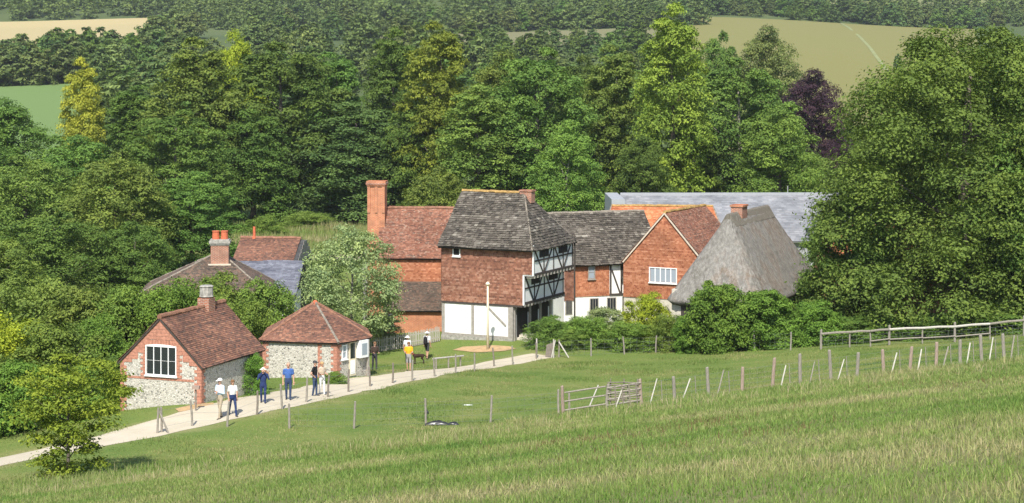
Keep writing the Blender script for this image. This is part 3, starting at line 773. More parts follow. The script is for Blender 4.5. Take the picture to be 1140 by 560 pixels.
# ---- brick house with tall chimney
def brick_house():
    zb = h1(-6.5, 124)
    b = empty('brick_chimney_house', (-9.4, 125.2, zb), R(-5), 'brick house with tall orange chimney and lean-to, left of the tall house', 'house')
    L = lambda z: z - zb
    W, Dp = 6.4, 6.0; ze, zr = L(CZ - 12.75), L(CZ - 9.75)
    gable_wall('wall', 0, W, 0, Dp, -0.6, ze, zr - 0.1, M['brick_orange'], b, 'x')
    tiles('hung_tiles', [(0.8, -0.01, L(CZ - 14.8)), (W, -0.01, L(CZ - 14.8)), (W, -0.01, ze - 0.25), (0.8, -0.01, ze - 0.25)], 0.165, 0.1, 0.005, M['tile_hung2'], b, seed=71)
    wallbox('eaves_board', 0, W, -0.09, -0.01, ze - 0.25, ze - 0.02, M['timber'], b)
    pitched(b, 0, W, 0, Dp, ze, zr, 0.25, 0.1, M['tile_red2'], 0.17, 0.105, 0.014, 'x', 13, ridge_m=M['ridge'])
    zl0, zl1 = L(CZ - 16.35), L(CZ - 14.6)
    wallbox('lean_to_wall', 0.9, W - 0.1, -2.1, -0.02, -0.6, zl0 + 0.05, M['brick_orange'], b)
    rf = empty('lean_to_roof', (0, 0, 0)); rf.parent = b
    f = [(0.75, -2.35, zl0), (W, -2.35, zl0), (W, -0.05, zl1), (0.75, -0.05, zl1)]
    slab('roof_deck', f, 0.07, M['timber'], rf); tiles('tiles', f, 0.17, 0.105, 0.014, M['tile_brown'], rf, seed=72)
    # chimney: broad stack with ribs and a moulded cap
    cx, cyy = -0.35, 2.2; zt = L(CZ - 7.72)
    ch = wallbox('chimney', cx - 0.62, cx + 0.62, cyy - 0.5, cyy + 0.5, -0.5, zt - 0.35, M['brick_orange'], b)
    for x in (-0.52, 0.0, 0.52): wallbox('rib', cx + x - 0.1, cx + x + 0.1, cyy - 0.56, cyy - 0.5, zr - 0.2, zt - 0.35, M['brick_orange'], ch)
    for i, (e, a, c) in enumerate(((0.04, 0.35, 0.24), (0.1, 0.24, 0.12), (0.06, 0.12, 0.0))):
        wallbox('cap_course', cx - 0.62 - e, cx + 0.62 + e, cyy - 0.5 - e - 0.06, cyy + 0.5 + e, zt - a, zt - c - 0.003, M['brick_red'] if i == 1 else M['brick_orange'], ch)
    wallbox('chimney_shoulder', cx - 0.95, cx - 0.625, cyy - 0.55, cyy + 0.55, -0.5, L(CZ - 12.6), M['stone_grey'], ch)
    window(b, 0.95, 1.5, zl0 - 0.95, zl0 - 0.2, 1, 2, M['white_paint'], M['glass'], 'front', -2.1, 0.06, 0.04)
    bx = wallbox('wall_box', 4.85, 5.15, -2.28, -2.1, zl0 - 0.75, zl0 - 0.35, M['timber_grey'], b)
brick_house()

# ---- long stone-slated range behind, and the brick gable house
def range_house():
    zb = h1(8, 131)
    b = empty('stone_roofed_range', (3.75, 129.8, zb), R(20), 'lower timber and brick range with grey stone-slated roof beside the tall house', 'house')
    L = lambda z: z - zb
    W, Dp = 7.6, 6.4; ze, zr, z1 = L(CZ - 13.75), L(CZ - 10.55), L(CZ - 16.3)
    gable_wall('wall', 0, W, 0, Dp, -0.6, ze, zr - 0.1, M['white'], b, 'x')
    tiles('hung_tiles', [(0.9, -0.01, z1), (3.55, -0.01, z1), (3.55, -0.01, ze - 0.05), (0.9, -0.01, ze - 0.05)], 0.165, 0.1, 0.005, M['tile_hung2'], b, seed=81)
    tiles('hung_tiles', [(0, -0.012, z1 - 0.25), (0.85, -0.012, z1 - 0.25), (0.85, -0.012, ze - 0.05), (0, -0.012, ze - 0.05)], 0.165, 0.1, 0.005, M['tile_hung'], b, seed=82)  # darker tile colour stands in for the range's shaded left side
    wallbox('corner_post', 0.84, 0.93, -0.06, 0.02, z1, ze - 0.05, M['tile_hung2'] if False else M['brick_orange'], b)
    wn = window(b, 1.85, 2.4, ze - 1.3, ze - 0.28, 1, 2, M['timber_grey'], M['glass_pale'], 'front', -0.075, 0.06, 0.05)
    for x in (3.6, 4.45, 5.3): wallbox('post', x, x + 0.13, -0.04, 0.03, z1 + 0.13, ze - 0.1, M['timber'], b)
    wallbox('bressummer', 3.56, 6.2, -0.07, 0.04, z1 - 0.02, z1 + 0.125, M['timber'], b)
    MB().beam((3.75, -0.005, ze - 0.7), (4.4, -0.005, z1 + 0.15), 0.12, 0.04, (0, -1, 0)).build('brace', M['timber'], b)
    wn = wallbox('window', 4.58, 5.3, -0.05, 0.0, ze - 1.2, ze - 0.15, M['timber'], b)
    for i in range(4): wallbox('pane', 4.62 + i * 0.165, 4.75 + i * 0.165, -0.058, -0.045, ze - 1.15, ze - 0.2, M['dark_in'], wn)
    for x0, x1 in ((0.1, 0.65), (2.0, 2.7), (3.35, 4.1)):
        wn = wallbox('window', x0, x1, -0.05, 0.0, z1 - 1.25, z1 - 0.15, M['timber_grey'], b)
        for i in range(3): wallbox('pane', x0 + 0.05 + i * (x1 - x0 - .1) / 3 + 0.02, x0 + 0.05 + (i + 1) * (x1 - x0 - .1) / 3 - 0.02, -0.06, -0.045, z1 - 1.2, z1 - 0.2, M['glass'], wn)
    dr = wallbox('doorway_shade', 4.6, 5.3, -0.03, 0.0, -0.3, z1 - 0.12, M['dark_in'], b)  # near-black panel stands in for the shade inside the door opening
    pitched(b, 0, W, 0, Dp, ze, zr, 0.3, 0.15, M['tile_stone'], 0.26, 0.19, 0.026, 'x', 14, ridge_m=M['ridge_grey'], jit=0.9)
    MB().beam((-0.17, -0.35, ze - 0.3), (-0.17, 1.1, ze + 1.15), 0.16, 0.04, (-1, 0, 0)).build('bargeboard', M['white_paint'], b)

    zb2 = h1(10, 130)
    b = empty('brick_gable_house', (8.08, 130.0, zb2), R(-28), 'orange tile-hung gable house with leaded window, left of the thatched cottage', 'house')
    L = lambda z: z - zb2
    W, Dp = 6.5, 7.5; ze, zr = L(CZ - 13.65), L(CZ - 10.1); z1 = L(CZ - 16.25)
    gable_wall('wall', 0, W, 0, Dp, -0.6, ze, zr - 0.1, M['stone'], b, 'y')
    tiles('hung_tiles', [(0, -0.01, z1), (W, -0.01, z1), (W, -0.01, ze), (W / 2, -0.01, zr - 0.08), (0, -0.01, ze)], 0.165, 0.1, 0.005, M['tile_hung2'], b, seed=83, band=1.0)
    window(b, 2.05, 4.2, ze - 1.45, ze - 0.35, 5, 1, M['white_paint'], M['glass_pale'], 'front', -0.075, 0.06, 0.05, 0.06)
    pitched(b, 0, W, 0, Dp, ze, zr, 0.2, 0.1, M['tile_red2'], 0.17, 0.105, 0.014, 'y', 15, ridge_m=M['lichen'])
    for s in (0, 1):
        a = (0 if not s else W, -0.12, ze - 0.1); c = (W / 2, -0.12, zr - 0.02)
        MB().beam(a, c, 0.1, 0.05, (0, -1, 0)).build('verge_strip', M['mortar'], b)
range_house()

# ---- thatched cottage
def thatched():
    zb = h1(13, 119)
    phi = 25
    b = empty('thatched_cottage', (9.75, 117.6, zb), R(-phi), 'cottage with steep grey thatched roof behind the clipped bushes', 'cottage')
    L = lambda z: z - zb
    W, Ln = 7.1, 14.8; ze, zr = L(CZ - 14.95), L(CZ - 9.45)
    wallbox('wall', 0.55, W - 0.55, 0.55, Ln - 0.55, -0.6, ze + 0.7, M['stone'], b)
    wallbox('door', 1.2, 2.0, 0.5, 0.58, -0.2, ze + 0.1, M['timber'], b)
    wallbox('wall_plate', 0.5, W - 0.5, 0.48, 0.549, ze - 0.02, ze + 0.2, M['timber_grey'], b)
    # thatch: rounded hips, thick eaves; rings from eaves to ridge
    y0r, y1r = 3.4, 11.8
    levels = 26; seg = 160
    rings = []
    def ringpt(t, a):
        # superellipse-ish rounded rectangle shrinking towards the ridge segment
        s = 1 - t
        bulge = 0.012 * math.sin(math.pi * t)
        hx = (W / 2) * (s + bulge * 0.6) + 0.10 * t; ya = (0 * s + y0r * t) - bulge * 1.2; yb = (Ln * s + y1r * t) + bulge * 1.2
        cyy, hy = (ya + yb) / 2, (yb - ya) / 2
        e = 0.2
        ca, sa = math.cos(a), math.sin(a)
        x = math.copysign(abs(ca) ** e, ca) * hx; y = math.copysign(abs(sa) ** e, sa) * hy
        return W / 2 + x, cyy + y
    V = []; Q = []
    for i in range(levels + 1):
        t = i / levels
        for j in range(seg):
            a = 2 * math.pi * (j + 0.5) / seg; x, y = ringpt(t, a)
            z = ze + (zr - ze) * t
            nz = (vnoise(np.array([x * 1.0]), np.array([y + z]), 1.1, 9)[0] - 0.5) * 0.10 * (1 - t) + random.uniform(-0.025, 0.025)
            V.append((x + nz, y + nz, z + nz))
    for i in range(levels):
        for j in range(seg):
            k2 = (j + 1) % seg; q = i * seg
            Q.append((q + j, q + k2, q + seg + k2, q + seg + j))
    n0 = len(V)
    for j in range(seg):           # eaves thickness, turned under
        x, y, z = V[j]; V.append((W / 2 + (x - W / 2) * 0.93, Ln / 2 + (y - Ln / 2) * 0.96, z - 0.28))
    for j in range(seg):
        k2 = (j + 1) % seg; Q.append((n0 + j, n0 + k2, k2, j))
    n1 = len(V); V.append((W / 2, Ln / 2, ze)); 
    tri = [(n0 + (j + 1) % seg, n0 + j, n1, n1) for j in range(seg)]
    me = bpy.data.meshes.new('thatch'); me.from_pydata(V, [], Q + [t[:3] for t in tri] + [tuple(levels * seg + j for j in range(seg))]); me.update()
    me.polygons.foreach_set('use_smooth', np.ones(len(me.polygons), bool))
    k = NM('thatch', 0.95, 0.1); o = k.obj()
    st = k.noise(k.scale(o, (2.6, 2.6, 0.16)), 2.0, 7, 0.8)
    big = k.noise(k.scale(o, (1, 1, 0.35)), 0.55, 4, 0.6)
    c = k.mix(st, k.ramp(big, [(0.34, (0.165, 0.152, 0.13)), (0.5, (0.25, 0.235, 0.21)), (0.6, (0.235, 0.175, 0.125)), (0.68, (0.19, 0.175, 0.15))]), k.ramp(st, [(0.40, (0.085, 0.076, 0.063)), (0.60, (0.33, 0.312, 0.28))]))
    k.bump(st, 1.0, 0.12); k.col(c)
    th = link('thatch', me, k.m, b)
    # ridge cap with scalloped ligger bands
    k2 = NM('ridge_thatch', 0.95, 0.1); o2 = k2.obj(); k2.col(k2.ramp(k2.noise(k2.scale(o2, (6, 6, 1.2)), 2, 5, 0.7), [(0.3, (0.10, 0.088, 0.07)), (0.7, (0.21, 0.19, 0.155))]))
    mb = MB()
    sl = (zr - ze) / (W / 2)
    pr = [(-0.62, -0.86), (-0.35, -0.42), (-0.14, -0.06), (0.0, 0.02), (0.14, -0.06), (0.35, -0.42), (0.62, -0.86)]
    nseg = 14
    for i in range(nseg + 1):
        y = y0r - 0.2 + (y1r - y0r + 0.4) * i / nseg
        for dx, dz in pr: mb.v.append((W / 2 + dx, y, zr + dz + 0.05 + (0.06 * (i % 2) if abs(dx) > 0.6 else 0)))
    for i in range(nseg):
        for j in range(6): q = i * 7 + j; mb.f.append((q, q + 7, q + 8, q + 1))
    mb.f.append(tuple(range(6, -1, -1))); mb.f.append(tuple(nseg * 7 + j for j in range(7)))
    mb.build('ridge_cap', k2.m, th)
    ch = wallbox('chimney', W / 2 - 0.4, W / 2 + 0.4, 5.0, 6.1, zr - 0.4, zr + 0.38, M['brick_red'], b)
    wallbox('chimney_cap', W / 2 - 0.46, W / 2 + 0.46, 4.94, 6.16, zr + 0.38, zr + 0.5, M['brick_orange'], ch)
thatched()

# ---- farmhouse and barn behind the flint buildings
def farm():
    zb = h1(-20, 127)
    b = empty('hipped_farmhouse', (-25.6, 124.0, zb), R(4), 'farmhouse with low brown hipped roof and brick chimney with two pots', 'house')
    L = lambda z: z - zb
    W, Dp = 8.4, 7.0; ze, zr = L(CZ - 15.2), L(CZ - 12.95)
    wallbox('wall', 0, W, 0, Dp, -0.5, ze, M['brick_red'], b)
    pitched(b, 0, W, 0, Dp, ze, zr, 0.3, 0.3, M['tile_brown'], 0.17, 0.105, 0.013, 'x', 16, hipL=5.1, hipR=3.5, ridge_m=M['ridge_grey'])
    cx = 5.15
    ch = wallbox('chimney', cx - 0.62, cx + 0.62, 2.4, 3.3, zr - 1.2, zr + 0.72, M['brick_red'], b)
    wallbox('chimney_flashing', cx - 0.8, cx + 0.8, 2.3, 3.4, zr - 1.15, zr - 0.9 + 0.3, M['mortar'], ch)
    for i, (e, a, c) in enumerate(((0.06, 0.72, 0.84), (0.12, 0.84, 1.02), (0.05, 1.02, 1.12))):
        wallbox('cap_course', cx - 0.62 - e, cx + 0.62 + e, 2.4 - e, 3.3 + e, zr + a, zr + c - 0.002, M['stone_grey'], ch)
    for x in (-0.3, 0.3): MB().tube([(cx + x, 2.85, zr + 1.1), (cx + x, 2.85, zr + 1.62), (cx + x, 2.85, zr + 1.64), (cx + x, 2.85, zr + 1.7)], [0.27, 0.24, 0.27, 0.27], 12).build('chimney_pot', M['pot'], ch)
    zb = h1(-17, 135)
    b = empty('slate_lean_to_barn', (-20.9, 135.5, zb), R(-7), 'barn with red gabled top over a blue slate slope, behind the farmhouse', 'barn')
    L = lambda z: z - zb
    W, Dp = 4.9, 4.4; ze, zr = L(CZ - 14.15), L(CZ - 12.75)
    gable_wall('wall', 0, W, 0, Dp, -0.5, ze, zr - 0.06, M['board'], b, 'x')
    pitched(b, 0, W - 0.5, 0, Dp, ze, zr, 0.2, 0.15, M['tile_red'], 0.17, 0.105, 0.013, 'x', 17)
    for i in range(5):
        z = ze - 0.1 + i * 0.28; hw = max(0.2, (Dp / 2) * (1 - (z - ze + 0.1) / (zr - ze + 0.1)))
        MB().prism([(W + 0.01, Dp / 2 - hw, z), (W + 0.01, Dp / 2 + hw, z), (W + 0.03, Dp / 2 + hw, z + 0.27), (W + 0.03, Dp / 2 - hw, z + 0.27)], (-0.03, 0, 0)).build('weatherboard', M['timber_grey'], b)
    rf = empty('slate_roof', (0, 0, 0)); rf.parent = b
    f = [(-1.0, -4.4, L(CZ - 16.25)), (W + 0.9, -4.4, L(CZ - 16.25)), (W + 0.45, -0.1, ze - 0.05), (-0.6, -0.1, ze - 0.05)]
    slab('roof_deck', f, 0.08, M['timber'], rf); tiles('slates', f, 0.3, 0.2, 0.01, M['slate'], rf, seed=90, jit=0.25)
    wallbox('lean_to_wall', -0.6, W + 0.2, -4.1, -0.05, -0.5, L(CZ - 16.3), M['white'], b)
    MB().tube([(0.9, Dp / 2, zr - 0.1), (0.9, Dp / 2, zr + 0.14), (0.9, Dp / 2, zr + 0.15), (0.9, Dp / 2, zr + 0.9)], [0.2, 0.17, 0.11, 0.1], 10).build('flue_pot', M['pot'], b)
farm()

# ---- pale slate hall and orange-roofed house behind
def behind():
    zb = h1(20, 172)
    b = empty('slate_roofed_hall', (9.9, 168, zb), R(1), 'long modern hall with pale grey slate roof behind the old houses', 'building')
    L = lambda z: z - zb
    Wd = 26
    wallbox('wall', 0.5, Wd, 0.5, 16, -0.5, L(CZ - 15.6), M['lead'], b)
    rf = empty('roof', (0, 0, 0)); rf.parent = b
    f = [(0.9, 0, L(CZ - 15.9)), (Wd + 0.3, 0, L(CZ - 15.9)), (Wd + 0.3, 8, L(CZ - 12.1)), (0.9, 8, L(CZ - 12.1))]
    slab('roof_deck', f, 0.12, M['lead'], rf); tiles('slates', f, 0.5, 0.32, 0.012, M['slate_pale'], rf, seed=91, jit=0.2)
    f = [(Wd + 0.3, 16.5, L(CZ - 15.9)), (0.9, 16.5, L(CZ - 15.9)), (0.9, 8, L(CZ - 12.1)), (Wd + 0.3, 8, L(CZ - 12.1))]
    slab('roof_deck', f, 0.12, M['lead'], rf)
    wallbox('ridge_capping', 0.85, Wd + 0.35, 7.8, 8.2, L(CZ - 12.15), L(CZ - 11.85), M['lead'], rf)
    wallbox('end_block', -0.4, 0.85, 2.5, 12, -0.5, L(CZ - 12.1), M['lead'], b)
    sk = MB().prism([(17.9, 1.35 + 0.0, L(CZ - 15.18)), (19.0, 1.35, L(CZ - 15.18)), (19.0, 2.1, L(CZ - 14.78)), (17.9, 2.1, L(CZ - 14.78))], (0, 0, -0.1)); 
    q = sk.build('rooflight', M['glass'], b)
    MB().tube([(17.3, 8, L(CZ - 12.0)), (17.3, 8, L(CZ - 11.2))], [0.04, 0.04], 6).build('vent_pipe', M['lead'], rf)
    zb = h1(12, 150)
    b = empty('orange_roofed_house', (7.2, 146, zb), R(-3), 'house with orange tiled hipped roof in front of the slate hall', 'house')
    L = lambda z: z - zb
    wallbox('wall', 0, 10.2, 0, 7, -0.5, L(CZ - 14.2), M['brick_orange'], b)
    pitched(b, 0, 10.2, 0, 7, L(CZ - 14.2), L(CZ - 11.2), 0.3, 0.2, M['tile_orange'], 0.2, 0.125, 0.014, 'x', 18, hipL=1.2, hipR=1.2, ridge_m=M['lichen'])
    zb = h1(27, 138)
    b = empty('red_tiled_barn', (24.5, 134, zb), R(8), 'red tiled barn glimpsed through the big tree on the right', 'barn')
    L = lambda z: z - zb
    gable_wall('wall', 0, 9, 0, 6.5, -0.5, L(CZ - 14.6), L(CZ - 11.9), M['brick_orange'], b, 'x')
    pitched(b, 0, 9, 0, 6.5, L(CZ - 14.6), L(CZ - 11.8), 0.3, 0.2, M['tile_orange'], 0.2, 0.125, 0.014, 'x', 19)
behind()

# ------------------------------------------------------------------ trees and shrubs
def crown_mesh(name, prof, z0, z1, Rc, nb, nc, nl, leaf, seed, rb=(0.2, 0.34), spread=0.17, up=0.42, squash=0.72, lean=(0, 0), inner=0.8, core=0.22):
    r = np.random.default_rng(seed)
    tt = np.linspace(0, 1, 101); pr = np.interp(tt, [p[0] for p in prof], [p[1] for p in prof])
    cdf = np.cumsum(pr + 0.05); cdf /= cdf[-1]
    t = np.interp((np.arange(nb) + r.random(nb)) / nb, cdf, tt); t[-3:] = (0.97, 0.9, 0.85)
    ang = r.uniform(-0.45, 0.45, nb) + np.arange(nb) * 2.39996 + seed
    br = Rc * r.uniform(rb[0], rb[1], nb) * (0.65 + 0.5 * np.interp(t, tt, pr))
    sh_ = np.where(r.random(nb) < core, r.uniform(0.25, 0.62, nb), r.uniform(inner, 1.06, nb))
    rad = np.maximum(Rc * np.interp(t, tt, pr) - br * 0.7, 0) * sh_
    wob = 1 + 0.16 * np.sin(ang * 2 + seed) + 0.1 * np.sin(ang * 3 + 2 * seed)
    bc = np.stack([np.cos(ang) * rad * wob + lean[0] * t, np.sin(ang) * rad * wob + lean[1] * t, z0 + t * (z1 - z0) - br * 0.45], -1)
    bt = r.random(nb)
    d = r.normal(size=(nb, nc, 3)); d /= np.linalg.norm(d, axis=-1, keepdims=True)
    d[..., 2] = np.where(d[..., 2] < -0.35, -d[..., 2], d[..., 2])
    cc = bc[:, None, :] + d * br[:, None, None] * (0.62 + 0.45 * r.random((nb, nc, 1))) * np.array([1, 1, squash])
    ct = np.clip(bt[:, None] * 0.45 + r.random((nb, nc)) * 0.55, 0, 1)
    g = r.normal(size=(nb, nc, nl, 3)) * (br[:, None, None, None] * spread) * np.array([1, 1, 0.6])
    lp = (cc[:, :, None, :] + g).reshape(-1, 3)
    N = len(lp)
    nrm = np.repeat(d.reshape(-1, 3), nl, 0) * 1.0 + r.normal(size=(N, 3)) * 0.42 + np.array([0, 0, up])
    nrm /= np.linalg.norm(nrm, axis=1, keepdims=True)
    tg = np.cross(nrm, r.normal(size=(N, 3))); tg /= np.linalg.norm(tg, axis=1, keepdims=True) + 1e-9
    bt2 = np.cross(nrm, tg)
    s = leaf * r.uniform(0.6, 1.25, (N, 1))
    dz = nrm * s * 0.12
    V = np.stack([lp - tg * s * 0.62, lp - bt2 * s * 0.36 + dz, lp + tg * s * 0.62 - dz, lp + bt2 * s * 0.36 + dz], 1).reshape(-1, 3)
    V[:, 2] = np.maximum(V[:, 2], 0.02)
    Q = np.arange(N * 4).reshape(N, 4)
    tint = np.stack([np.repeat(r.random(N), 4), np.repeat(np.repeat(ct.ravel(), nl), 4)], -1)
    return mesh_np(name, V, Q, tint)

def trunk_mesh(name, Hh, r0, seed, limbs=7, clear=0.25, spread=0.28, Rc=4.0):
    rr = random.Random(seed); mb = MB()
    pts = [Vector((rr.uniform(-.02, .02) * Hh * i / 6, rr.uniform(-.02, .02) * Hh * i / 6, Hh * 0.85 * i / 6 - (0.4 if i == 0 else 0))) for i in range(7)]
    mb.tube(pts, [r0 * 1.25] + [r0 * (1 - 0.85 * i / 6) for i in range(1, 7)], 9)
    for i in range(limbs):
        t = clear + (0.8 - clear) * i / limbs; a = i * 2.4 + rr.random(); p = pts[0].lerp(pts[6], t)
        L = Rc * rr.uniform(0.5, 0.8) * (1.1 - 0.6 * t); e = p + Vector((math.cos(a) * L, math.sin(a) * L, L * rr.uniform(0.5, 1.1)))
        m = p.lerp(e, 0.5) + Vector((0, 0, -0.08 * L))
        rl = r0 * 0.45 * (1 - 0.6 * t)
        mb.tube([p, m, e], [rl, rl * 0.65, rl * 0.2], 6)
    return mb.mesh(name, True)

ROUND = [(0, 0.45), (0.12, 0.75), (0.35, 1.0), (0.6, 0.95), (0.8, 0.72), (0.93, 0.42), (1, 0.16)]
TALL = [(0, 0.6), (0.15, 0.9), (0.35, 1.0), (0.6, 0.92), (0.8, 0.7), (0.93, 0.42), (1, 0.16)]
SPIRE = [(0, 0.7), (0.15, 1.0), (0.4, 0.85), (0.65, 0.6), (0.85, 0.32), (1, 0.06)]
DOME = [(0, 0.95), (0.15, 1.0), (0.4, 0.97), (0.62, 0.86), (0.8, 0.68), (0.93, 0.42), (1, 0.18)]
BUSHP = [(0, 0.95), (0.3, 1.0), (0.6, 0.95), (0.85, 0.72), (1, 0.4)]
KIND = {}
def kind(name, prof, z0, z1, Rc, nb, nc, nl, leaf, seed, tr=0.35, **kw):
    tkw = dict(Rc=Rc)
    KIND[name] = (crown_mesh(name + '_crown', prof, z0, z1, Rc, nb, nc, nl, leaf, seed, **kw), trunk_mesh(name + '_trunk', z1, tr, seed, **tkw), z1, Rc)
kind('broad_a', ROUND, 2.0, 20, 6.5, 72, 44, 13, 0.28, 1, 0.42, rb=(0.18, 0.34))
kind('broad_b', ROUND, 2.5, 20, 6.5, 84, 40, 13, 0.28, 2, 0.42, rb=(0.15, 0.31))
kind('broad_c', DOME, 1.5, 20, 6.5, 80, 42, 13, 0.28, 3, 0.4, rb=(0.17, 0.32))
kind('tall_a', TALL, 3.0, 24, 5.0, 80, 40, 13, 0.28, 4, 0.4, rb=(0.2, 0.36))
kind('tall_b', TALL, 2.0, 24, 5.0, 96, 36, 13, 0.28, 5, 0.38, rb=(0.17, 0.32))
kind('spire', SPIRE, 1.5, 20, 3.2, 80, 24, 13, 0.28, 6, 0.3, rb=(0.25, 0.42), inner=0.5)
kind('dome', DOME, 0.8, 14, 6.5, 80, 42, 13, 0.25, 7, 0.35, rb=(0.15, 0.29))
kind('big', DOME, 1.2, 20, 9.6, 270, 38, 15, 0.19, 8, 0.6, rb=(0.12, 0.235), spread=0.165, inner=0.84, core=0.3)
kind('pale', ROUND, 0.9, 7.3, 3.4, 64, 32, 12, 0.13, 9, 0.13, rb=(0.18, 0.32))
kind('bush_a', BUSHP, 0.1, 4, 2.5, 56, 30, 13, 0.125, 10, 0.07, rb=(0.18, 0.34), spread=0.22)
kind('bush_b', BUSHP, 0.1, 4, 2.5, 66, 28, 13, 0.12, 11, 0.07, rb=(0.15, 0.32), spread=0.24)
kind('clipped', BUSHP, 0.05, 4, 2.2, 80, 30, 13, 0.13, 12, 0.07, rb=(0.16, 0.28), spread=0.24)
kind('sapling', [(0, 0.35), (0.14, 0.5), (0.3, 0.48), (0.42, 0.68), (0.55, 1.0), (0.72, 0.95), (0.88, 0.62), (1, 0.3)], 0.02, 4.4, 2.1, 62, 22, 10, 0.095, 13, 0.06, rb=(0.12, 0.26), squash=0.3, spread=0.28, inner=0.45, lean=(0.25, 0))
FAR = [crown_mesh('far_crown', p_, 0.4, 11, r_, 34, 14, 6, 0.72, 20 + i, rb=(0.24, 0.4)) for i, (p_, r_) in enumerate(((ROUND, 4.6), (DOME, 5.0), (TALL, 3.9)))]

def slot(o, m):
    if len(o.data.materials) == 0: o.data.materials.append(m)
    o.material_slots[0].link = 'OBJECT'; o.material_slots[0].material = m

def tree(name, kd, px, ytop, D, hw, leaf, label, cat='tree', group=None, bark='bark', rz=None, base=None):
    cm, tm, Hh, Rc = KIND[kd]
    g = base if base is not None else GD(px, D); D = g.y
    zt = CZ + (YH - ytop) / F * D
    o = empty(name, tuple(g), random.uniform(0, 6.28) if rz is None else rz, label, cat, group)
    sz = (zt - g.z) / Hh; sx = hw / (F / D) / Rc
    o.scale = (sx, sx, sz)
    t = link('trunk' if cat == 'tree' else 'stem', tm, None, o); slot(t, M[bark])
    c = link('crown' if cat == 'tree' else 'foliage', cm, None, o); slot(c, M['leaf_' + leaf])
    return o

WG = 'trees of the wood behind the village'
WOOD = [  # kind, px, top y, distance, half width px, leaf, label
    ('broad_a', 8, 108, 205, 62, 'mid', 'round dark tree at the left edge below the green field'),
    ('tall_a', 92, 62, 212, 29, 'yellow', 'narrow yellow-leaved tree rising over the left wood'),
    ('tall_b', 150, 92, 222, 48, 'mid', 'green tree just right of the yellow tree'),
    ('tall_a', 218, 40, 215, 52, 'olive', 'tall olive-green tree with layered crown, left of the yellow-green dome'),
    ('broad_a', 264, 32, 248, 36, 'gold', 'yellow-green round treetop above the left wood'),
    ('broad_b', 312, 44, 222, 78, 'dark', 'broad dark green tree behind the farmhouse, right of the yellow-green dome'),
    ('tall_b', 372, 55, 240, 46, 'mid', 'mid green tree behind the dark tree above the reed bank'),
    ('broad_c', 398, 112, 218, 78, 'blue', 'deep bluish-green tree standing left of the tall brick chimney'),
    ('tall_a', 437, 28, 232, 40, 'dark', 'dark tall tree beside the yellowish lime tree'),
    ('tall_b', 488, 20, 212, 46, 'lime', 'tall yellowish lime tree above the brick house roof'),
    ('broad_a', 560, 55, 224, 52, 'olive', 'olive tree right of the yellowish lime tree, in the second row'),
    ('broad_b', 598, 50, 208, 72, 'mid', 'broad green tree behind the tall timber house'),
    ('tall_a', 530, 92, 203, 52, 'olive', 'tree with drooping clumps directly behind the tall house ridge'),
    ('broad_c', 632, 132, 186, 44, 'fresh', 'fresh green tree over the right end of the tall house roof'),
    ('tall_b', 684, 46, 214, 44, 'olive', 'olive tree with bare forked trunk left of the tall bright tree'),
    ('tall_a', 748, 1, 205, 48, 'lime', 'tallest bright green tree, reaching the top of the picture'),
    ('broad_b', 822, 62, 214, 66, 'mid', 'green tree with slim bare trunks behind the slate hall'),
    ('broad_a', 868, 118, 204, 54, 'fresh', 'lower green tree at the right end of the slate hall'),
    ('broad_a', 852, 28, 290, 46, 'far2', 'pale green tree at the foot of the hill pasture'),
    ('dome', 800, 34, 300, 36, 'mid', 'dark rounded tree left of the pale tree at the hill pasture'),
    ('broad_a', 903, 76, 252, 45, 'copper', 'dark purple copper beech beside the hill pasture'),
    ('dome', 930, 150, 240, 30, 'copper', 'smaller purple-leaved tree low beside the big right tree'),
    ('dome', 948, 128, 262, 30, 'dark', 'shady green tree between copper beech and the big right tree'),
    ('broad_a', 715, 150, 198, 38, 'dark', 'dark low tree under the tall bright tree, above the slate hall'),
    ('broad_c', 770, 130, 212, 40, 'dark', 'dark tree filling the gap left of the slim bare trunks'),
    ('broad_b', 470, 100, 214, 44, 'mid', 'green tree between chimney and the tall house, second row'),
    ('broad_a', 90, 150, 196, 60, 'mid', 'dark green tree under the yellow tree'),
    ('dome', 30, 172, 170, 70, 'olive', 'olive-green tree in the front row at the far left'),
    ('broad_b', 196, 120, 200, 62, 'mid', 'large mid green tree below the tall olive tree'),
    ('dome', 128, 168, 160, 74, 'olive', 'broad olive tree in front of the left wood'),
    ('broad_c', 214, 190, 166, 58, 'mid', 'green tree left of the farmhouse chimney'),
    ('broad_c', 282, 120, 214, 56, 'dark', 'dark tree directly behind the farmhouse chimney'),
    ('dome', 488, 184, 158, 52, 'olive', 'rounded olive tree between the brick chimney and the tall roof'),
    ('broad_a', -40, 120, 190, 60, 'mid', 'tree cut by the left edge of the picture'),
    ('dome', 60, 235, 140, 70, 'mid', 'spreading green tree low at left above the bushes'),
    ('dome', 150, 245, 144, 56, 'mid', 'dark green tree beside the hipped farmhouse roof'),
    ('dome', -10, 262, 128, 60, 'olive', 'bright olive tree at the left edge, low down'),
    ('bush_b', 345, 236, 204, 34, 'olive', 'low green thicket at the reed bank'),
    ('broad_b', 655, 60, 250, 46, 'dark', 'dark tree in the back row left of the tall bright tree'),
    ('broad_a', 905, 170, 216, 40, 'mid', 'green tree beneath the copper beech'),
]
for kd, px, yt, D, hw, lf, lb in WOOD:
    tree('woodland_tree', kd, px, yt, D, hw, lf, lb, 'tree', WG, 'bark_pale' if px in (684, 822, 632) else 'bark')

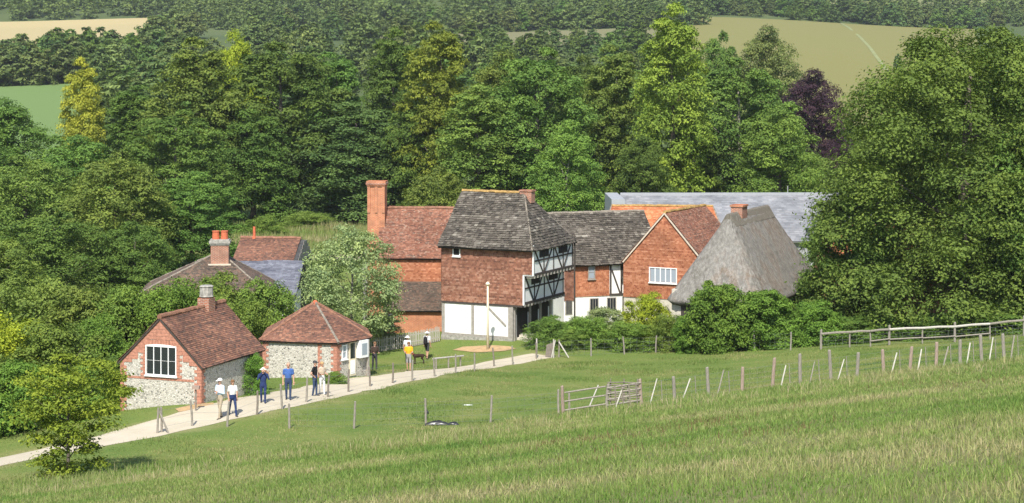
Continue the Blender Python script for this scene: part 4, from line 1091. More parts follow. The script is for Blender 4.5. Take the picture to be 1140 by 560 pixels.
# big tree on the right with its lower neighbour
tree('spreading_tree', 'big', 1076, 24, 121, 182, 'big', 'huge spreading tree filling the right side behind the rail fence', 'tree')
tree('background_tree', 'broad_c', 1035, 75, 150, 105, 'mid', 'dark tree half hidden behind the left side of the huge spreading tree', 'tree')
tree('background_tree', 'broad_c', 1120, 50, 152, 115, 'mid', 'tree behind the huge spreading tree towards the right edge', 'tree')
tree('low_spreading_tree', 'dome', 944, 218, 119, 64, 'big', 'lower leafy tree overlapping the thatched cottage on its right', 'tree')
tree('edge_tree', 'dome', 1180, 120, 116, 100, 'big', 'leafy tree cut by the right edge of the picture', 'tree')
tree('pale_round_tree', 'pale', 392, 249, 116, 66, 'pale', 'round greyish-green tree in front of the brick house', 'tree', bark='bark_pale')
tree('hornbeam_sapling', 'sapling', 76, 388, 60, 82, 'hornbeam', 'small yellow-green sapling in the grass near the lower left corner', 'tree', base=G(76, 532), rz=0.6)

SH = [  # kind, px, top y, distance, half width, leaf, label
    ('clipped', 798, 314, 113.2, 34, 'hedge', 'dense bright green bush in front of the thatched cottage'),
    ('clipped', 852, 322, 113.6, 34, 'hedge', 'green bush between the dense bush and the low spreading tree'),
    ('bush_a', 722, 326, 118, 26, 'gold', 'yellow-green bush below the leaded window'),
    ('bush_b', 745, 350, 115.5, 24, 'fresh', 'loose green shrub right of the yellow-green bush'),
    ('bush_a', 672, 342, 118.5, 30, 'pale', 'pale-leaved shrub in the middle of the hedge'),
    ('bush_b', 650, 352, 116.5, 26, 'fresh', 'loose shrub left of the pale-leaved shrub'),
    ('bush_a', 612, 352, 115.6, 24, 'mid', 'dark leafy shrub at the left end of the hedge by the steps'),
    ('bush_b', 630, 366, 115.2, 22, 'olive', 'low shrub behind the white crossed posts'),
    ('bush_b', 698, 358, 115.6, 26, 'fresh', 'low shrub under the yellow-green bush'),
    ('clipped', 768, 350, 114.2, 20, 'hedge', 'small bush at the foot of the dense bright bush'),
    ('bush_a', 905, 335, 113, 34, 'hedge', 'bush at the left foot of the low spreading tree'),
    ('bush_b', 1010, 352, 113.5, 46, 'mid', 'shady shrub behind the middle of the rail fence'),
    ('bush_b', 1095, 345, 112.5, 46, 'mid', 'shady shrub behind the right part of the rail fence'),
    ('bush_a', 950, 352, 113, 34, 'mid', 'dark shrub behind the left end of the rail fence'),
    ('bush_b', 276, 391, 86.2, 19, 'hedge', 'bush growing against the side of the flint schoolhouse'),
    ('bush_a', 372, 414, 92.0, 13, 'fresh', 'low green bush at the corner of the flint hut'),
    ('bush_a', 240, 305, 106, 48, 'fresh', 'tall bush behind the schoolhouse chimney'),
    ('bush_b', 196, 312, 103, 46, 'hedge', 'tall bush left of the schoolhouse chimney'),
    ('bush_a', 295, 312, 106, 42, 'fresh', 'tall bush between schoolhouse roof and hut roof'),
    ('bush_b', 258, 330, 100, 40, 'fresh', 'bush just behind the schoolhouse ridge'),
    ('bush_b', 142, 318, 104, 50, 'fresh', 'tall bush left of the schoolhouse gable'),
    ('bush_a', 92, 318, 104, 56, 'olive', 'olive hedge bush in the row left of the schoolhouse'),
    ('bush_b', 36, 312, 106, 60, 'olive', 'bright bush in the row by the left edge'),
    ('bush_a', 108, 352, 92, 44, 'hedge', 'bush touching the left wall of the schoolhouse'),
    ('bush_b', 112, 395, 87, 30, 'mid', 'dark bush at the foot of the schoolhouse gable'),
    ('bush_a', 58, 360, 88, 58, 'fresh', 'broad bush behind the sapling'),
    ('bush_b', 8, 352, 90, 58, 'gold', 'yellowish bush at the left edge above the path'),
    ('bush_a', 20, 402, 82, 52, 'hedge', 'low bush beside the path at the left edge'),
    ('bush_b', 84, 405, 83, 40, 'fresh', 'low bush beside the path behind the sapling'),
    ('bush_b', -40, 390, 82, 50, 'fresh', 'bush cut by the left edge beside the path'),
    ('bush_a', 420, 352, 120, 24, 'pale', 'low pale shrub under the round tree'),
    ('bush_a', 295, 240, 195, 22, 'fresh', 'shrub on the reed bank behind the barn'),
    ('bush_b', 440, 248, 196, 26, 'olive', 'shrub on the reed bank left of the brick chimney'),
]
for kd, px, yt, D, hw, lf, lb in SH:
    tree('leafy_shrub', kd, px, yt, D, hw * 1.15, lf, lb, 'shrub', 'shrubs round the village')

# far trees: single crowns, too small to show trunks
def fartree(px, D, hgt, wid, leaf, label, group, k=None):
    g = GD(px, D); k = random.randrange(3) if k is None else k
    o = link('distant_tree', FAR[k]); slot(o, M['leaf_' + leaf])
    o.location = (g.x, g.y, g.z - 0.3); s = hgt / 11
    o.scale = (s * wid, s * wid, s); o.rotation_euler = (0, 0, random.uniform(0, 6.28))
    tag(o, label, 'tree', group)
rr = random.Random(5)
def lf(): return rr.choice(['far', 'far', 'far2', 'blue', 'mid', 'dark'])
for i in range(60):      # wood between green field and wheat field
    D = 528 + (i % 4) * 26 + rr.uniform(-8, 8); px = -50 + (i // 4) * 16.5 + rr.uniform(-6, 6)
    fartree(px, D, rr.uniform(10, 14.5), rr.uniform(1.0, 1.3), lf(), 'tree in the far wood below the wheat field', 'wood below the wheat field')
for i in range(62):      # hedge line above the hill pasture
    D = rr.uniform(898, 930); px = 745 + i * 6.9 + rr.uniform(-3, 3)
    fartree(px, D, rr.uniform(6, 13), rr.uniform(0.9, 1.25), lf(), 'tree in the far hedge above the hill pasture', 'hedge above the hill pasture')
for i in range(80):      # slope between the woods, middle
    px = rr.uniform(170, 480); D = 320 + 560 * rr.random()
    fartree(px, D, rr.uniform(9, 15), rr.uniform(1.0, 1.25), lf(), 'tree on the far slope above the village wood', 'trees on the far slope')
for i in range(70):
    px = 455 + i * 4.6 + rr.uniform(-4, 4); D = rr.choice([rr.uniform(420, 670), rr.uniform(806, 835), rr.uniform(806, 835)])
    fartree(px, D, rr.uniform(8, 13), rr.uniform(1.0, 1.25), lf(), 'tree at the edge of the far dry pasture', 'trees round the dry pasture')
for i in range(26):
    fartree(108 + i * 3.4 + rr.uniform(-5, 5), rr.uniform(300, 520), rr.uniform(10, 14), rr.uniform(1.0, 1.25), lf(), 'tree right of the far green field', 'trees beside the green field')
for i in range(40):
    fartree(462 + i * 7.4 + rr.uniform(-5, 5), rr.uniform(360, 660), rr.uniform(9, 13), rr.uniform(1.0, 1.3), lf(), 'tree on the slope below the far dry pasture', 'trees below the dry pasture')
o = fartree(1000, 548, 6.0, 0.75, 'blue', 'lone dark tree standing on the hill pasture', None, 2)
# the wood along the hill top reads as one mass
FARM = [crown_mesh('mass_crown', p_, 0.4, 11, r_, 22, 8, 4, 1.05, 26 + i, rb=(0.28, 0.42)) for i, (p_, r_) in enumerate(((ROUND, 4.6), (DOME, 5.0), (TALL, 3.9)))]
def far_mass():
    Vs = []; Ts = []; r = np.random.default_rng(31)
    src = []
    for f in FARM:
        co = np.empty(len(f.vertices) * 3, np.float32); f.vertices.foreach_get('co', co)
        t = np.empty(len(f.vertices) * 4, np.float32); f.attributes['tint'].data.foreach_get('color', t)
        co = co.reshape(-1, 4, 3); t = t.reshape(-1, 4, 4)
        pick = r.permutation(len(co))[:460]; src.append((co[pick].reshape(-1, 3), t[pick].reshape(-1, 4)[:, :2]))
    spots = []
    for D in np.arange(842, 1190, 18):
        n = int(0.66 * D / 11)
        for i in range(n):
            px = -90 + 1320 * (i + r.random()) / n; d = D + r.uniform(-9, 9)
            if px > 735 and (d < 935 or 980 < d < 1155): continue
            if px < 190 and d < 930: continue
            if d > 1180 and r.random() < 0.35: continue
            spots.append((px, d))
    for px, d in spots:
        x = (px - 570) / F * d; V, t = src[r.integers(3)]
        s = r.uniform(0.9, 1.35); a = r.random() * 6.28
        sp = 1.25 * s
        W = np.stack([(V[:, 0] * math.cos(a) - V[:, 1] * math.sin(a)) * sp + x, (V[:, 0] * math.sin(a) + V[:, 1] * math.cos(a)) * sp + d, V[:, 2] * s], -1)
        W[:, 2] += h1(x, d) - 0.4
        t = t.copy(); t[:, 1] = np.clip(t[:, 1] * 0.5 + r.random() * 0.5, 0, 1)
        Vs.append(W); Ts.append(t)
    V = np.vstack(Vs); T_ = np.vstack(Ts)
    o = link('hilltop_woodland', mesh_np('hilltop_woodland', V, np.arange(len(V)).reshape(-1, 4), T_), M['leaf_far'])
    tag(o, 'far wood covering the hill along the top of the picture', 'woodland', kind='stuff')
    print('far mass', len(spots))
far_mass()

# ------------------------------------------------------------------ grass
def blades(name, x, y, nb, ln, wd, tint0, seg3, m, seed, spread=0.06, lean=0.45):
    r = np.random.default_rng(seed); n = len(x); N = n * nb
    X = np.repeat(x, nb) + r.normal(size=N) * spread; Yy = np.repeat(y, nb) + r.normal(size=N) * spread
    Z = H(X, Yy) - 0.01
    L_ = np.repeat(ln, nb) * r.uniform(0.55, 1.2, N); Wd = np.repeat(wd, nb) * r.uniform(0.7, 1.2, N)
    a = r.random(N) * 2 * np.pi; la = r.random(N) * 2 * np.pi; le = np.abs(r.normal(size=N)) * lean
    sx, sy = np.cos(a) * Wd / 2, np.sin(a) * Wd / 2
    dx, dy = np.cos(la) * L_ * le, np.sin(la) * L_ * le
    up = L_ / np.sqrt(1 + le * le)
    P0 = np.stack([X, Yy, Z], -1); S = np.stack([sx, sy, 0 * sx], -1)
    Mi = P0 + np.stack([dx * 0.35, dy * 0.35, up * 0.6], -1); Ti = P0 + np.stack([dx, dy, up], -1)
    tn = np.clip(np.repeat(tint0, nb, 0) + r.normal(size=(N, 1)) * np.array([[0.13]]), 0, 1)
    if seg3:
        V = np.stack([P0 - S, P0 + S, Mi + S * 0.7, Mi - S * 0.7, Ti], 1).reshape(-1, 3)
        b = (np.arange(N) * 5)[:, None]
        Fc = np.concatenate([b + np.array([[0, 1, 2]]), b + np.array([[0, 2, 3]]), b + np.array([[3, 2, 4]])], 0); k_ = 5
    else:
        V = np.stack([P0 - S, P0 + S, Ti], 1).reshape(-1, 3); Fc = np.arange(N * 3).reshape(N, 3); k_ = 3
    t = np.stack([np.repeat(tn[:, 0], k_), np.repeat(r.random(N), k_)], -1)
    return link(name, mesh_np(name, V, Fc, t), m)

def m_grass(name, stops):
    k = NM(name, 0.6, 0.25); r, g, b = k.attr(); c = k.ramp(r, stops)
    c = k.mix(1.0, c, k.ramp(g, [(0, (0.72, 0.72, 0.72)), (1, (1.25, 1.25, 1.25))]), 'MULTIPLY')
    k.l(c, k.b.inputs['Base Color']); tr = k.n('ShaderNodeBsdfTranslucent'); k.l(c, tr.inputs['Color'])
    mx = k.n('ShaderNodeMixShader'); mx.inputs[0].default_value = 0.3
    k.l(k.b.outputs[0], mx.inputs[1]); k.l(tr.outputs[0], mx.inputs[2]); k.l(mx.outputs[0], k.out.inputs['Surface'])
    return k.m
GS = [(0.0, (0.095, 0.180, 0.032)), (0.3, (0.165, 0.250, 0.050)), (0.55, (0.25, 0.295, 0.088)), (0.78, (0.36, 0.325, 0.15)), (1.0, (0.48, 0.41, 0.24))]
M['grass_rough'] = m_grass('rough_grass', GS)
M['grass_lawn'] = m_grass('mown_grass', [(0.0, (0.085, 0.160, 0.028)), (0.4, (0.150, 0.215, 0.048)), (0.7, (0.235, 0.26, 0.08)), (1.0, (0.34, 0.31, 0.135))])

def rough_grass():
    r = np.random.default_rng(51)
    n = 150000
    # uniform in screen-ish space: more tufts near the eye
    D = 12 + (86 - 12) * r.random(n) ** 0.92
    x = (r.random(n) * 2 - 1) * (0.33 * D + 2.0)
    keep = (D < rough_edge(x) + (vnoise(x, D, 1.7, 3) - 0.5) * 2.4)
    x, D = x[keep], D[keep]
    n = len(x); 
    if n > 60000: q = r.permutation(n)[:60000]; x, D = x[q], D[q]
    edge = rough_edge(x) - D
    near = np.clip(1 - edge / 16, 0, 1)                              # uncut strip along the fence
    big = vnoise(x + 0.6 * D, D, 5.5, 11) * 0.55 + vnoise(x, D, 1.6, 12) * 0.45
    sw = 0.5 + 0.5 * np.sin((D + 0.35 * x) * 0.75 + 2.2 * vnoise(x, D, 7, 13))   # mown swaths
    t = 0.03 + 0.76 * big + 0.14 * (sw - 0.5) * (1 - near) + 0.10 * near * (0.5 + 0.5 * np.sin(x * 0.5))
    ln = (0.085 + 0.09 * vnoise(x, D, 2.4, 14)) * (1 + 1.15 * near) * (0.8 + 0.006 * D)
    wd = 0.007 + 0.00028 * D
    o = blades('rough_grass', x, D, 5, ln, wd, t[:, None], True, M['grass_rough'], 52, 0.075, 0.6)
    tag(o, 'long rough grass on the slope in the foreground', 'grass', kind='stuff'); print('rough tufts', len(x))
    # seed heads and docks
    q = (near > 0.15) & (r.random(len(x)) < 0.055); xs, ds = x[q], D[q]
    o = blades('tall_grass_stems', xs, ds, 3, np.full(len(xs), 0.42), np.full(len(xs), 0.012) + 0.0001 * ds, np.full((len(xs), 1), 0.85), True, M['grass_rough'], 53, 0.09, 0.35)
    tag(o, 'straw-coloured seed stems standing along the fence strip', 'grass', kind='stuff')
rough_grass()
M['dock'] = m_grass('dock_seed', [(0.0, (0.10, 0.09, 0.035)), (0.5, (0.19, 0.135, 0.06)), (1.0, (0.28, 0.20, 0.10))])
r_ = np.random.default_rng(71); xs, ds = [], []
for px, py, sx, n_ in ((760, 478, 1.3, 60), (790, 470, 0.9, 50), (648, 492, 0.9, 40), (1050, 418, 1.6, 80), (985, 430, 1.2, 40), (900, 450, 1.0, 30), (560, 500, 0.9, 26), (690, 505, 1.0, 30), (875, 480, 0.8, 26), (420, 505, 1.2, 30), (1110, 425, 1.2, 40)):
    g = G(px, py); xs += list(g.x + r_.normal(size=n_) * sx); ds += list(g.y + r_.normal(size=n_) * sx * 1.2)
xs, ds = np.array(xs), np.array(ds)
o = blades('dock_stems', xs, ds, 4, np.full(len(xs), 0.2), np.full(len(xs), 0.016), np.full((len(xs), 1), 0.45), True, M['dock'], 72, 0.05, 0.4)
tag(o, 'reddish-brown dock stems scattered in the rough grass', 'weeds', kind='stuff')

def lawn_grass():
    r = np.random.default_rng(61)
    n = 90000
    D = 58 + (125 - 58) * r.random(n); x = (r.random(n) * 2 - 1) * (0.32 * D)
    keep = (D > rough_edge(x) - 1.0) & (path_dist(x, D) > 0.76 + 0.5 * r.random(n))
    x, D = x[keep], D[keep]
    t = np.clip(0.5 + 1.5 * (vnoise(x, D, 5.0, 15) * 0.55 + vnoise(x, D, 1.3, 16) * 0.45 - 0.5), 0, 1)
    ln = 0.04 + 0.17 * vnoise(x, D, 1.9, 17) ** 2.2 * (0.5 + 1.0 * vnoise(x, D, 9.0, 21))
    o = blades('lawn_grass', x, D, 4, ln, np.full(len(x), 0.03), t[:, None], False, M['grass_lawn'], 62, 0.12, 0.6)
    tag(o, 'shorter green grass of the paddock beyond the wire fence', 'grass', kind='stuff'); print('lawn tufts', len(x))
    # reeds and weeds behind the barn
    D = 178 + 26 * r.random(5000); px = 255 + 215 * r.random(5000); x = (px - 570) / F * D
    t = 0.25 + 0.6 * vnoise(x, D, 4, 18)
    o = blades('reed_bed', x, D, 3, 0.7 + 0.9 * vnoise(x, D, 5, 19), np.full(len(x), 0.12), t[:, None], False, M['grass_rough'], 63, 0.25, 0.25)
    tag(o, 'bank of tall reeds and weeds behind the barn', 'reeds', kind='stuff')
lawn_grass()
patch('pond_shore', [GD(300, 173), GD(350, 172), GD(410, 172.5), GD(455, 173), GD(455, 177), GD(380, 177.5), GD(300, 177)], m_plain('dry_shore', (0.40, 0.36, 0.22), 0.2, 0.6), 0.06, 2.0)

# ------------------------------------------------------------------ fences
def post_mesh(name, r, hgt, seed, seg=7, taper=0.92):
    rr = random.Random(seed)
    return MB().tube([(0, 0, -0.4), (rr.uniform(-.01, .01), rr.uniform(-.01, .01), hgt * 0.5), (rr.uniform(-.02, .02), 0, hgt - 0.02), (0, 0, hgt)], [r, r * 0.98, r * taper, r * 0.7], seg).mesh(name)
PM = [post_mesh('post', 0.05, 1.1, i) for i in range(3)]
PT = [post_mesh('post', 0.075, 1.2, 5 + i, 8) for i in range(3)]
def put(name, me, m, parent, loc, tilt=(0, 0), sc_=1.0, rz=0.0):
    o = link(name, me, None, parent); slot(o, m); o.location = loc; o.rotation_euler = (tilt[0], tilt[1], rz); o.scale = (1, 1, sc_); return o

def wire_run(parent, pts, hs, r=0.0025, stays=0.0):
    r *= 1.6
    mb = MB()
    for h in hs:
        for a, b in zip(pts[:-1], pts[1:]):
            mb.tube([Vector(a) + Vector((0, 0, h)), Vector(b) + Vector((0, 0, h))], [r, r], 3, False)
    if stays:
        for a, b in zip(pts[:-1], pts[1:]):
            a, b = Vector(a), Vector(b); n = max(1, int((b - a).length / stays))
            for i in range(1, n):
                p = a.lerp(b, i / n); mb.tube([p + Vector((0, 0, hs[0])), p + Vector((0, 0, hs[-1]))], [r * .8, r * .8], 3, False)
    o = mb.build('wire_mesh', M['wire'], parent); o['kind'] = 'stuff'; return o

def post_fence(name, label, pxs, meshes, mats, hs, sc_=1.0, stays=0.3, r=0.004, seed=1, tilt=0.06):
    rr = random.Random(seed); pts = [G(a, b) for a, b in pxs]; o0 = pts[0]
    e = empty(name, tuple(o0), 0, label, 'fence')
    loc = [p - o0 for p in pts]
    for p in loc:
        put('post', rr.choice(meshes), rr.choice(mats), e, p, (rr.uniform(-tilt, tilt), rr.uniform(-tilt, tilt)), sc_ * rr.uniform(0.94, 1.08))
    wire_run(e, loc, hs, r, stays); return e, loc

post_fence('path_fence', 'thin wooden posts along the lower edge of the chalk path',
           [(180, 482), (214, 475), (253, 475), (286, 461.5), (314, 455.5), (341, 448), (365, 442.5), (388, 437), (412, 431), (437, 427), (459, 424), (484, 419.5), (507, 415.5), (528, 413.5), (550, 408.5), (571, 406), (597, 400)],
           PM, [M['post'], M['post_dark'], M['post']], (0.25, 0.6, 0.95), 0.98, 0.0, 0.003, 3)
post_fence('paddock_fence', 'four pale posts with wire netting crossing the middle of the paddock',
           [(322, 477), (394, 477), (474, 473.5), (546, 470.5), (622, 463)], PM, [M['post']], (0.1, 0.35, 0.6, 0.85, 1.0), 1.0, 0.35, 0.0022, 4)
post_fence('hedge_fence', 'wire fence with pale posts along the front of the hedge',
           [(597, 399), (622, 398), (658, 396.5), (695, 394.5), (730, 393), (767, 392), (808, 391.5), (840, 390), (880, 390)], PM, [M['post'], M['stake']], (0.1, 0.3, 0.5, 0.75, 1.0), 1.05, 0.4, 0.0028, 5)
e = empty('brace_post', tuple(G(175, 483)), 0, 'pair of leaning posts forming a brace at the lower path', 'post')
MB().tube([(0, 0, -0.3), (0.05, 0, 1.1)], [0.05, 0.045], 7).build('upright', M['post'], e)
MB().tube([(0.06, 0.05, 1.0), (0.55, -0.1, -0.1)], [0.04, 0.04], 7).build('strut', M['post'], e)
e = empty('bird_box_post', tuple(G(218, 458)), 0, 'thin post with a small wooden box on top beside the schoolhouse', 'post')
MB().tube([(0, 0, -0.3), (0, 0, 1.0)], [0.04, 0.04], 7).build('upright', M['post_dark'], e)
MB().box(-0.16, 0.16, -0.12, 0.12, 1.0, 1.14).build('box', M['post_red'], e)

# long sheep fence on the right with bleached struts
XS = [627, 675, 714, 751, 789, 826, 860, 891, 925, 954, 984, 1013, 1042, 1069, 1093, 1118, 1143, 1168, 1195]
fy = lambda px: np.interp(px, [627, 740, 860, 1000, 1140, 1300], [461.5, 447.5, 431.5, 414.5, 397.5, 378])
pts = [G(a, fy(a)) for a in XS]; o0 = pts[0]
e = empty('sheep_fence', tuple(o0), 0, 'long wire sheep fence with stout posts and bleached slanting struts across the slope', 'fence')
loc = [p - o0 for p in pts]; rr = random.Random(8)
for i, p in enumerate(loc):
    put('post', rr.choice(PT), rr.choice([M['post'], M['post_red'], M['post']]), e, p, (rr.uniform(-.06, .06), rr.uniform(-.07, .07)), rr.uniform(0.86, 1.12))
    if i >= 1 and i < len(loc) - 1 and i not in (5, 9):
        d = (loc[i + 1] - p); q = p + d * 0.36
        a = q + d * rr.uniform(0.08, 0.16) + Vector((0, -0.02, 1.0 + rr.uniform(-.15, .08))); b_ = q - d * rr.uniform(0.12, 0.2) + Vector((0, -0.35, -0.12))
        MB().tube([a, b_], [rr.uniform(0.022, 0.034), rr.uniform(0.026, 0.038)], 6).build('strut', rr.choice([M['stake'], M['stake'], M['post']]), e)
        if True: MB().tube([q + d * 0.28 + Vector((0, 0.02, -0.2)), q + d * 0.24 + Vector((0, 0.02, 0.95))], [0.02, 0.02], 5).build('batten', M['post'], e)
wire_run(e, loc[2:], (0.12, 0.32, 0.52, 0.72, 0.95), 0.0025, 0.32)
for i, hs in ((0, (0.22, 0.6, 0.98)), (1, (0.2, 0.45, 0.7, 0.95))):
    a, b_ = loc[i], loc[i + 1]
    for h in hs:
        MB().tube([a.lerp(b_, 0.03) + Vector((0, -0.06, h - 0.03)), a.lerp(b_, 0.5) + Vector((0, -0.07, h)), a.lerp(b_, 0.98) + Vector((0, -0.06, h + 0.02))], [0.035, 0.04, 0.034], 6).build('rail', M['post'], e)
MB().tube([loc[0] + Vector((0.28, -0.02, -0.3)), loc[0] + Vector((0.25, -0.02, 0.95))], [0.05, 0.05], 6).build('post', M['post'], e)
for i in range(4):
    p = loc[1].lerp(loc[2], 0.25 + 0.2 * i)
    MB().tube([p + Vector((0.05, -0.1, 0.1)), p + Vector((-0.02, -0.1, 1.0))], [0.03, 0.03], 6).build('batten', M['post_dark'], e)
# wattle bundle leaning inside the pen
hb = empty('wattle_bundle', tuple(G(695, 450)), 0, 'dark bundle of hazel rods leaning on the rails of the sheep pen', 'hurdle')
rr = random.Random(12)
for i in range(9):
    z = 0.15 + 0.1 * i
    MB().tube([(-0.75, 0.12 + rr.uniform(-.03, .03), z), (0, 0.14 + rr.uniform(-.05, .05), z + rr.uniform(-.04, .04)), (0.75, 0.12, z + rr.uniform(-.05, .05))], [0.025] * 3, 5).build('rod', M['post_dark'], hb)
for x in (-0.6, 0.0, 0.6): MB().tube([(x, 0.18, -0.2), (x, 0.18, 1.1)], [0.03, 0.03], 5).build('stake', M['post_dark'], hb)
MB().tube([(-0.72 * 1.0 - 0.85, -0.15, -0.1), (-0.3 - 0.85, 0.05, 0.85)], [0.03, 0.03], 6).build('pale_strut', M['stake'], hb)

# crossed posts and netting at the end of the hedge
e = empty('crossed_posts', tuple(G(616, 398.5)), 0, 'white crossed posts with dark netting at the left end of the hedge', 'post')
for a, b_ in (((-0.15, 0, -0.2), (0.12, 0, 1.1)), ((0.02, 0.05, -0.2), (0.02, 0.05, 1.15)), ((0.35, 0, 1.0), (0.95, -0.2, 0.05))):
    MB().tube([a, b_], [0.045, 0.04], 7).build('post', M['stake'], e)
MB().prism([(-0.5, 0.1, 0.05), (-0.02, 0.1, 0.05), (0.0, 0.1, 0.95), (-0.42, 0.1, 0.8)], (0, 0.03, 0)).build('netting', M['post_dark'], e)

# rail fence under the big tree
RX = [(914, 389), (946, 387), (969, 386), (990, 384), (1027, 382.5), (1063, 381), (1102, 378), (1140, 374), (1180, 371)]
pts = [G(a, b) for a, b in RX]; o0 = pts[0]
e = empty('rail_fence', tuple(o0), 0, 'grey post and rail fence under the huge spreading tree', 'fence')
loc = [p - o0 for p in pts]
for i, p in enumerate(loc):
    big = RX[i][0] in (914, 990, 1063, 1140)
    put('post', PT[i % 3] if big else PM[i % 3], M['post'], e, p, (0, 0), 1.0 if big else 0.9)
for i in range(len(loc) - 1):
    a, b_ = loc[i] + Vector((0, -0.08, 0.95)), loc[i + 1] + Vector((0, -0.08, 0.95))
    MB().tube([a, a.lerp(b_, 0.5) + Vector((0, 0, 0.03)), b_], [(0.04, 0.07)] * 3, 6).build('rail', M['stake'] if 3 <= i <= 5 else M['post'], e)  # darker wood on the end rails paints in the tree's shade
    if 2 <= i <= 5: MB().tube([loc[i] + Vector((0, -0.08, 0.35)), loc[i + 1] + Vector((0, -0.08, 0.38))], [0.045, 0.045], 6).build('rail', M['post'], e)
wire_run(e, loc, (0.1, 0.3, 0.5, 0.7), 0.0035, 0.35)

# picket fence behind the visitors
a, b_ = GD(411, 116), GD(489, 118.5); n = 34
e = empty('picket_fence', tuple(a), 0, 'grey-white picket fence below the round pale tree', 'fence')
pk = MB().prism([(-0.04, -0.015, 0.05), (0.04, -0.015, 0.05), (0.04, -0.015, 0.95), (0, -0.015, 1.03), (-0.04, -0.015, 0.95)], (0, 0.03, 0)).mesh('picket')
M['picket'] = m_plain('picket_wood', (0.33, 0.305, 0.26), 0.2, 5)
for i in range(n + 1):
    x = a.lerp(b_, i / n); put('picket', pk, M['picket'], e, Vector((x.x, x.y, h1(x.x, x.y))) - a, (0, random.uniform(-.03, .03)), random.uniform(0.95, 1.05))
for h in (0.3, 0.75): MB().beam(Vector((0, 0.02, h)), b_ - a + Vector((0, 0.02, h)), 0.07, 0.04, (0, 1, 0)).build('rail', M['picket'], e)
# low wooden barrier beside the path
a, b_ = G(484, 411), G(514, 407.5)
e = empty('low_barrier', tuple(a), 0, 'low pale wooden rail on posts at the far edge of the path', 'fence')
MB().tube([Vector((-0.1, 0, 0.62)), b_ - a + Vector((0.1, 0, 0.62))], [0.05, 0.05], 6).build('rail', M['stake'], e)
for t in (0.05, 0.5, 0.95): put('post', PM[0], M['post'], e, (b_ - a) * t, (0, 0), 0.55)

# cream pole on the bare earth patch
g = G(543, 389.5)
zt = CZ + (YH - 314) / F * g.y - g.z
e = empty('cream_pole', tuple(g), 0, 'tall cream pole with ball top on the bare earth patch', 'pole')
MB().tube([(0, 0, -0.4), (0, 0, zt * 0.5), (0, 0, zt - 0.25)], [0.09, 0.075, 0.06], 10).build('shaft', M['cream_paint'], e, True)
MB().tube([(0, 0, zt - 0.27 + 0.3 * i / 8) for i in range(9)], [0.02 + 0.13 * math.sin(math.pi * i / 8) for i in range(9)], 10).build('ball', M['cream_paint'], e, True)
MB().tube([(-0.16, 0, zt - 0.5), (0.02, 0, zt - 0.5)], [0.03, 0.03], 6).build('cleat', M['post'], e)

# black sheeting heap and scraps in the paddock
def lump(name, px, py, sx, sy, sz, m, label, cat, seed):
    g = G(px, py); r = np.random.default_rng(seed); V = []; Q = []
    nu, nv = 22, 8
    for i in range(nv + 1):
        for j in range(nu):
            t = i / nv * math.pi / 2; a = 2 * math.pi * j / nu
            k = 1 + 0.32 * (r.random() - 0.5) + 0.2 * math.sin(3 * a + seed)
            V.append((math.cos(a) * math.cos(t) * sx * k, math.sin(a) * math.cos(t) * sy * k, math.sin(t) * sz * (1 + 0.4 * (r.random() - 0.5)) - 0.03))
    for i in range(nv):
        for j in range(nu): q = i * nu; k2 = (j + 1) % nu; Q.append((q + j, q + k2, q + nu + k2, q + nu + j))
    o = link(name, mesh_np(name, V, Q, None, True), m, None, tuple(g)); tag(o, label, cat); return o
lump('black_sheet_heap', 487, 473.5, 0.52, 0.2, 0.22, M['black'], 'larger crumpled black heap lying in the paddock grass', 'sheeting', 3)
lump('black_sheet_scrap', 505, 473, 0.26, 0.16, 0.15, M['black'], 'smaller black scrap right of the crumpled black heap', 'sheeting', 4)
lump('pale_scrap', 521, 451, 0.28, 0.12, 0.05, M['white_paint'], 'flat pale scrap lying in the paddock grass', 'litter', 5)
lump('dark_bucket_cover', 474.8, 461, 0.1, 0.1, 0.22, M['black'], 'small dark cover beside a paddock fence post', 'cover', 6)

# ------------------------------------------------------------------ people and dog
def capsule(mb, a, b, ra, rb, seg=10, flat=None):
    a, b = Vector(a), Vector(b); d = (b - a); L_ = max(d.length, 1e-4); d = d / L_
    pts = []; rad = []
    for t in (-1.0, -0.8, -0.45): pts.append(a + d * ra * t); rad.append(ra * math.sqrt(max(0.02, 1 - t * t)))
    for t in (0, 0.5, 1): pts.append(a.lerp(b, t)); rad.append(ra + (rb - ra) * t)
    for t in (0.45, 0.8, 1.0): pts.append(b + d * rb * t); rad.append(rb * math.sqrt(max(0.02, 1 - t * t)))
    if flat: rad = [(r * flat[0], r * flat[1]) for r in rad]
    mb.tube(pts, rad, seg)

def remesh(mb, voxel, smooth_it=2):
    me = mb.mesh('tmp'); o = bpy.data.objects.new('tmp', me); COL.objects.link(o)
    m = o.modifiers.new('r', 'REMESH'); m.mode = 'VOXEL'; m.voxel_size = voxel
    s = o.modifiers.new('s', 'SMOOTH'); s.factor = 0.5; s.iterations = smooth_it
    dg = bpy.context.evaluated_depsgraph_get(); out = bpy.data.meshes.new_from_object(o.evaluated_get(dg))
    bpy.data.objects.remove(o); return out

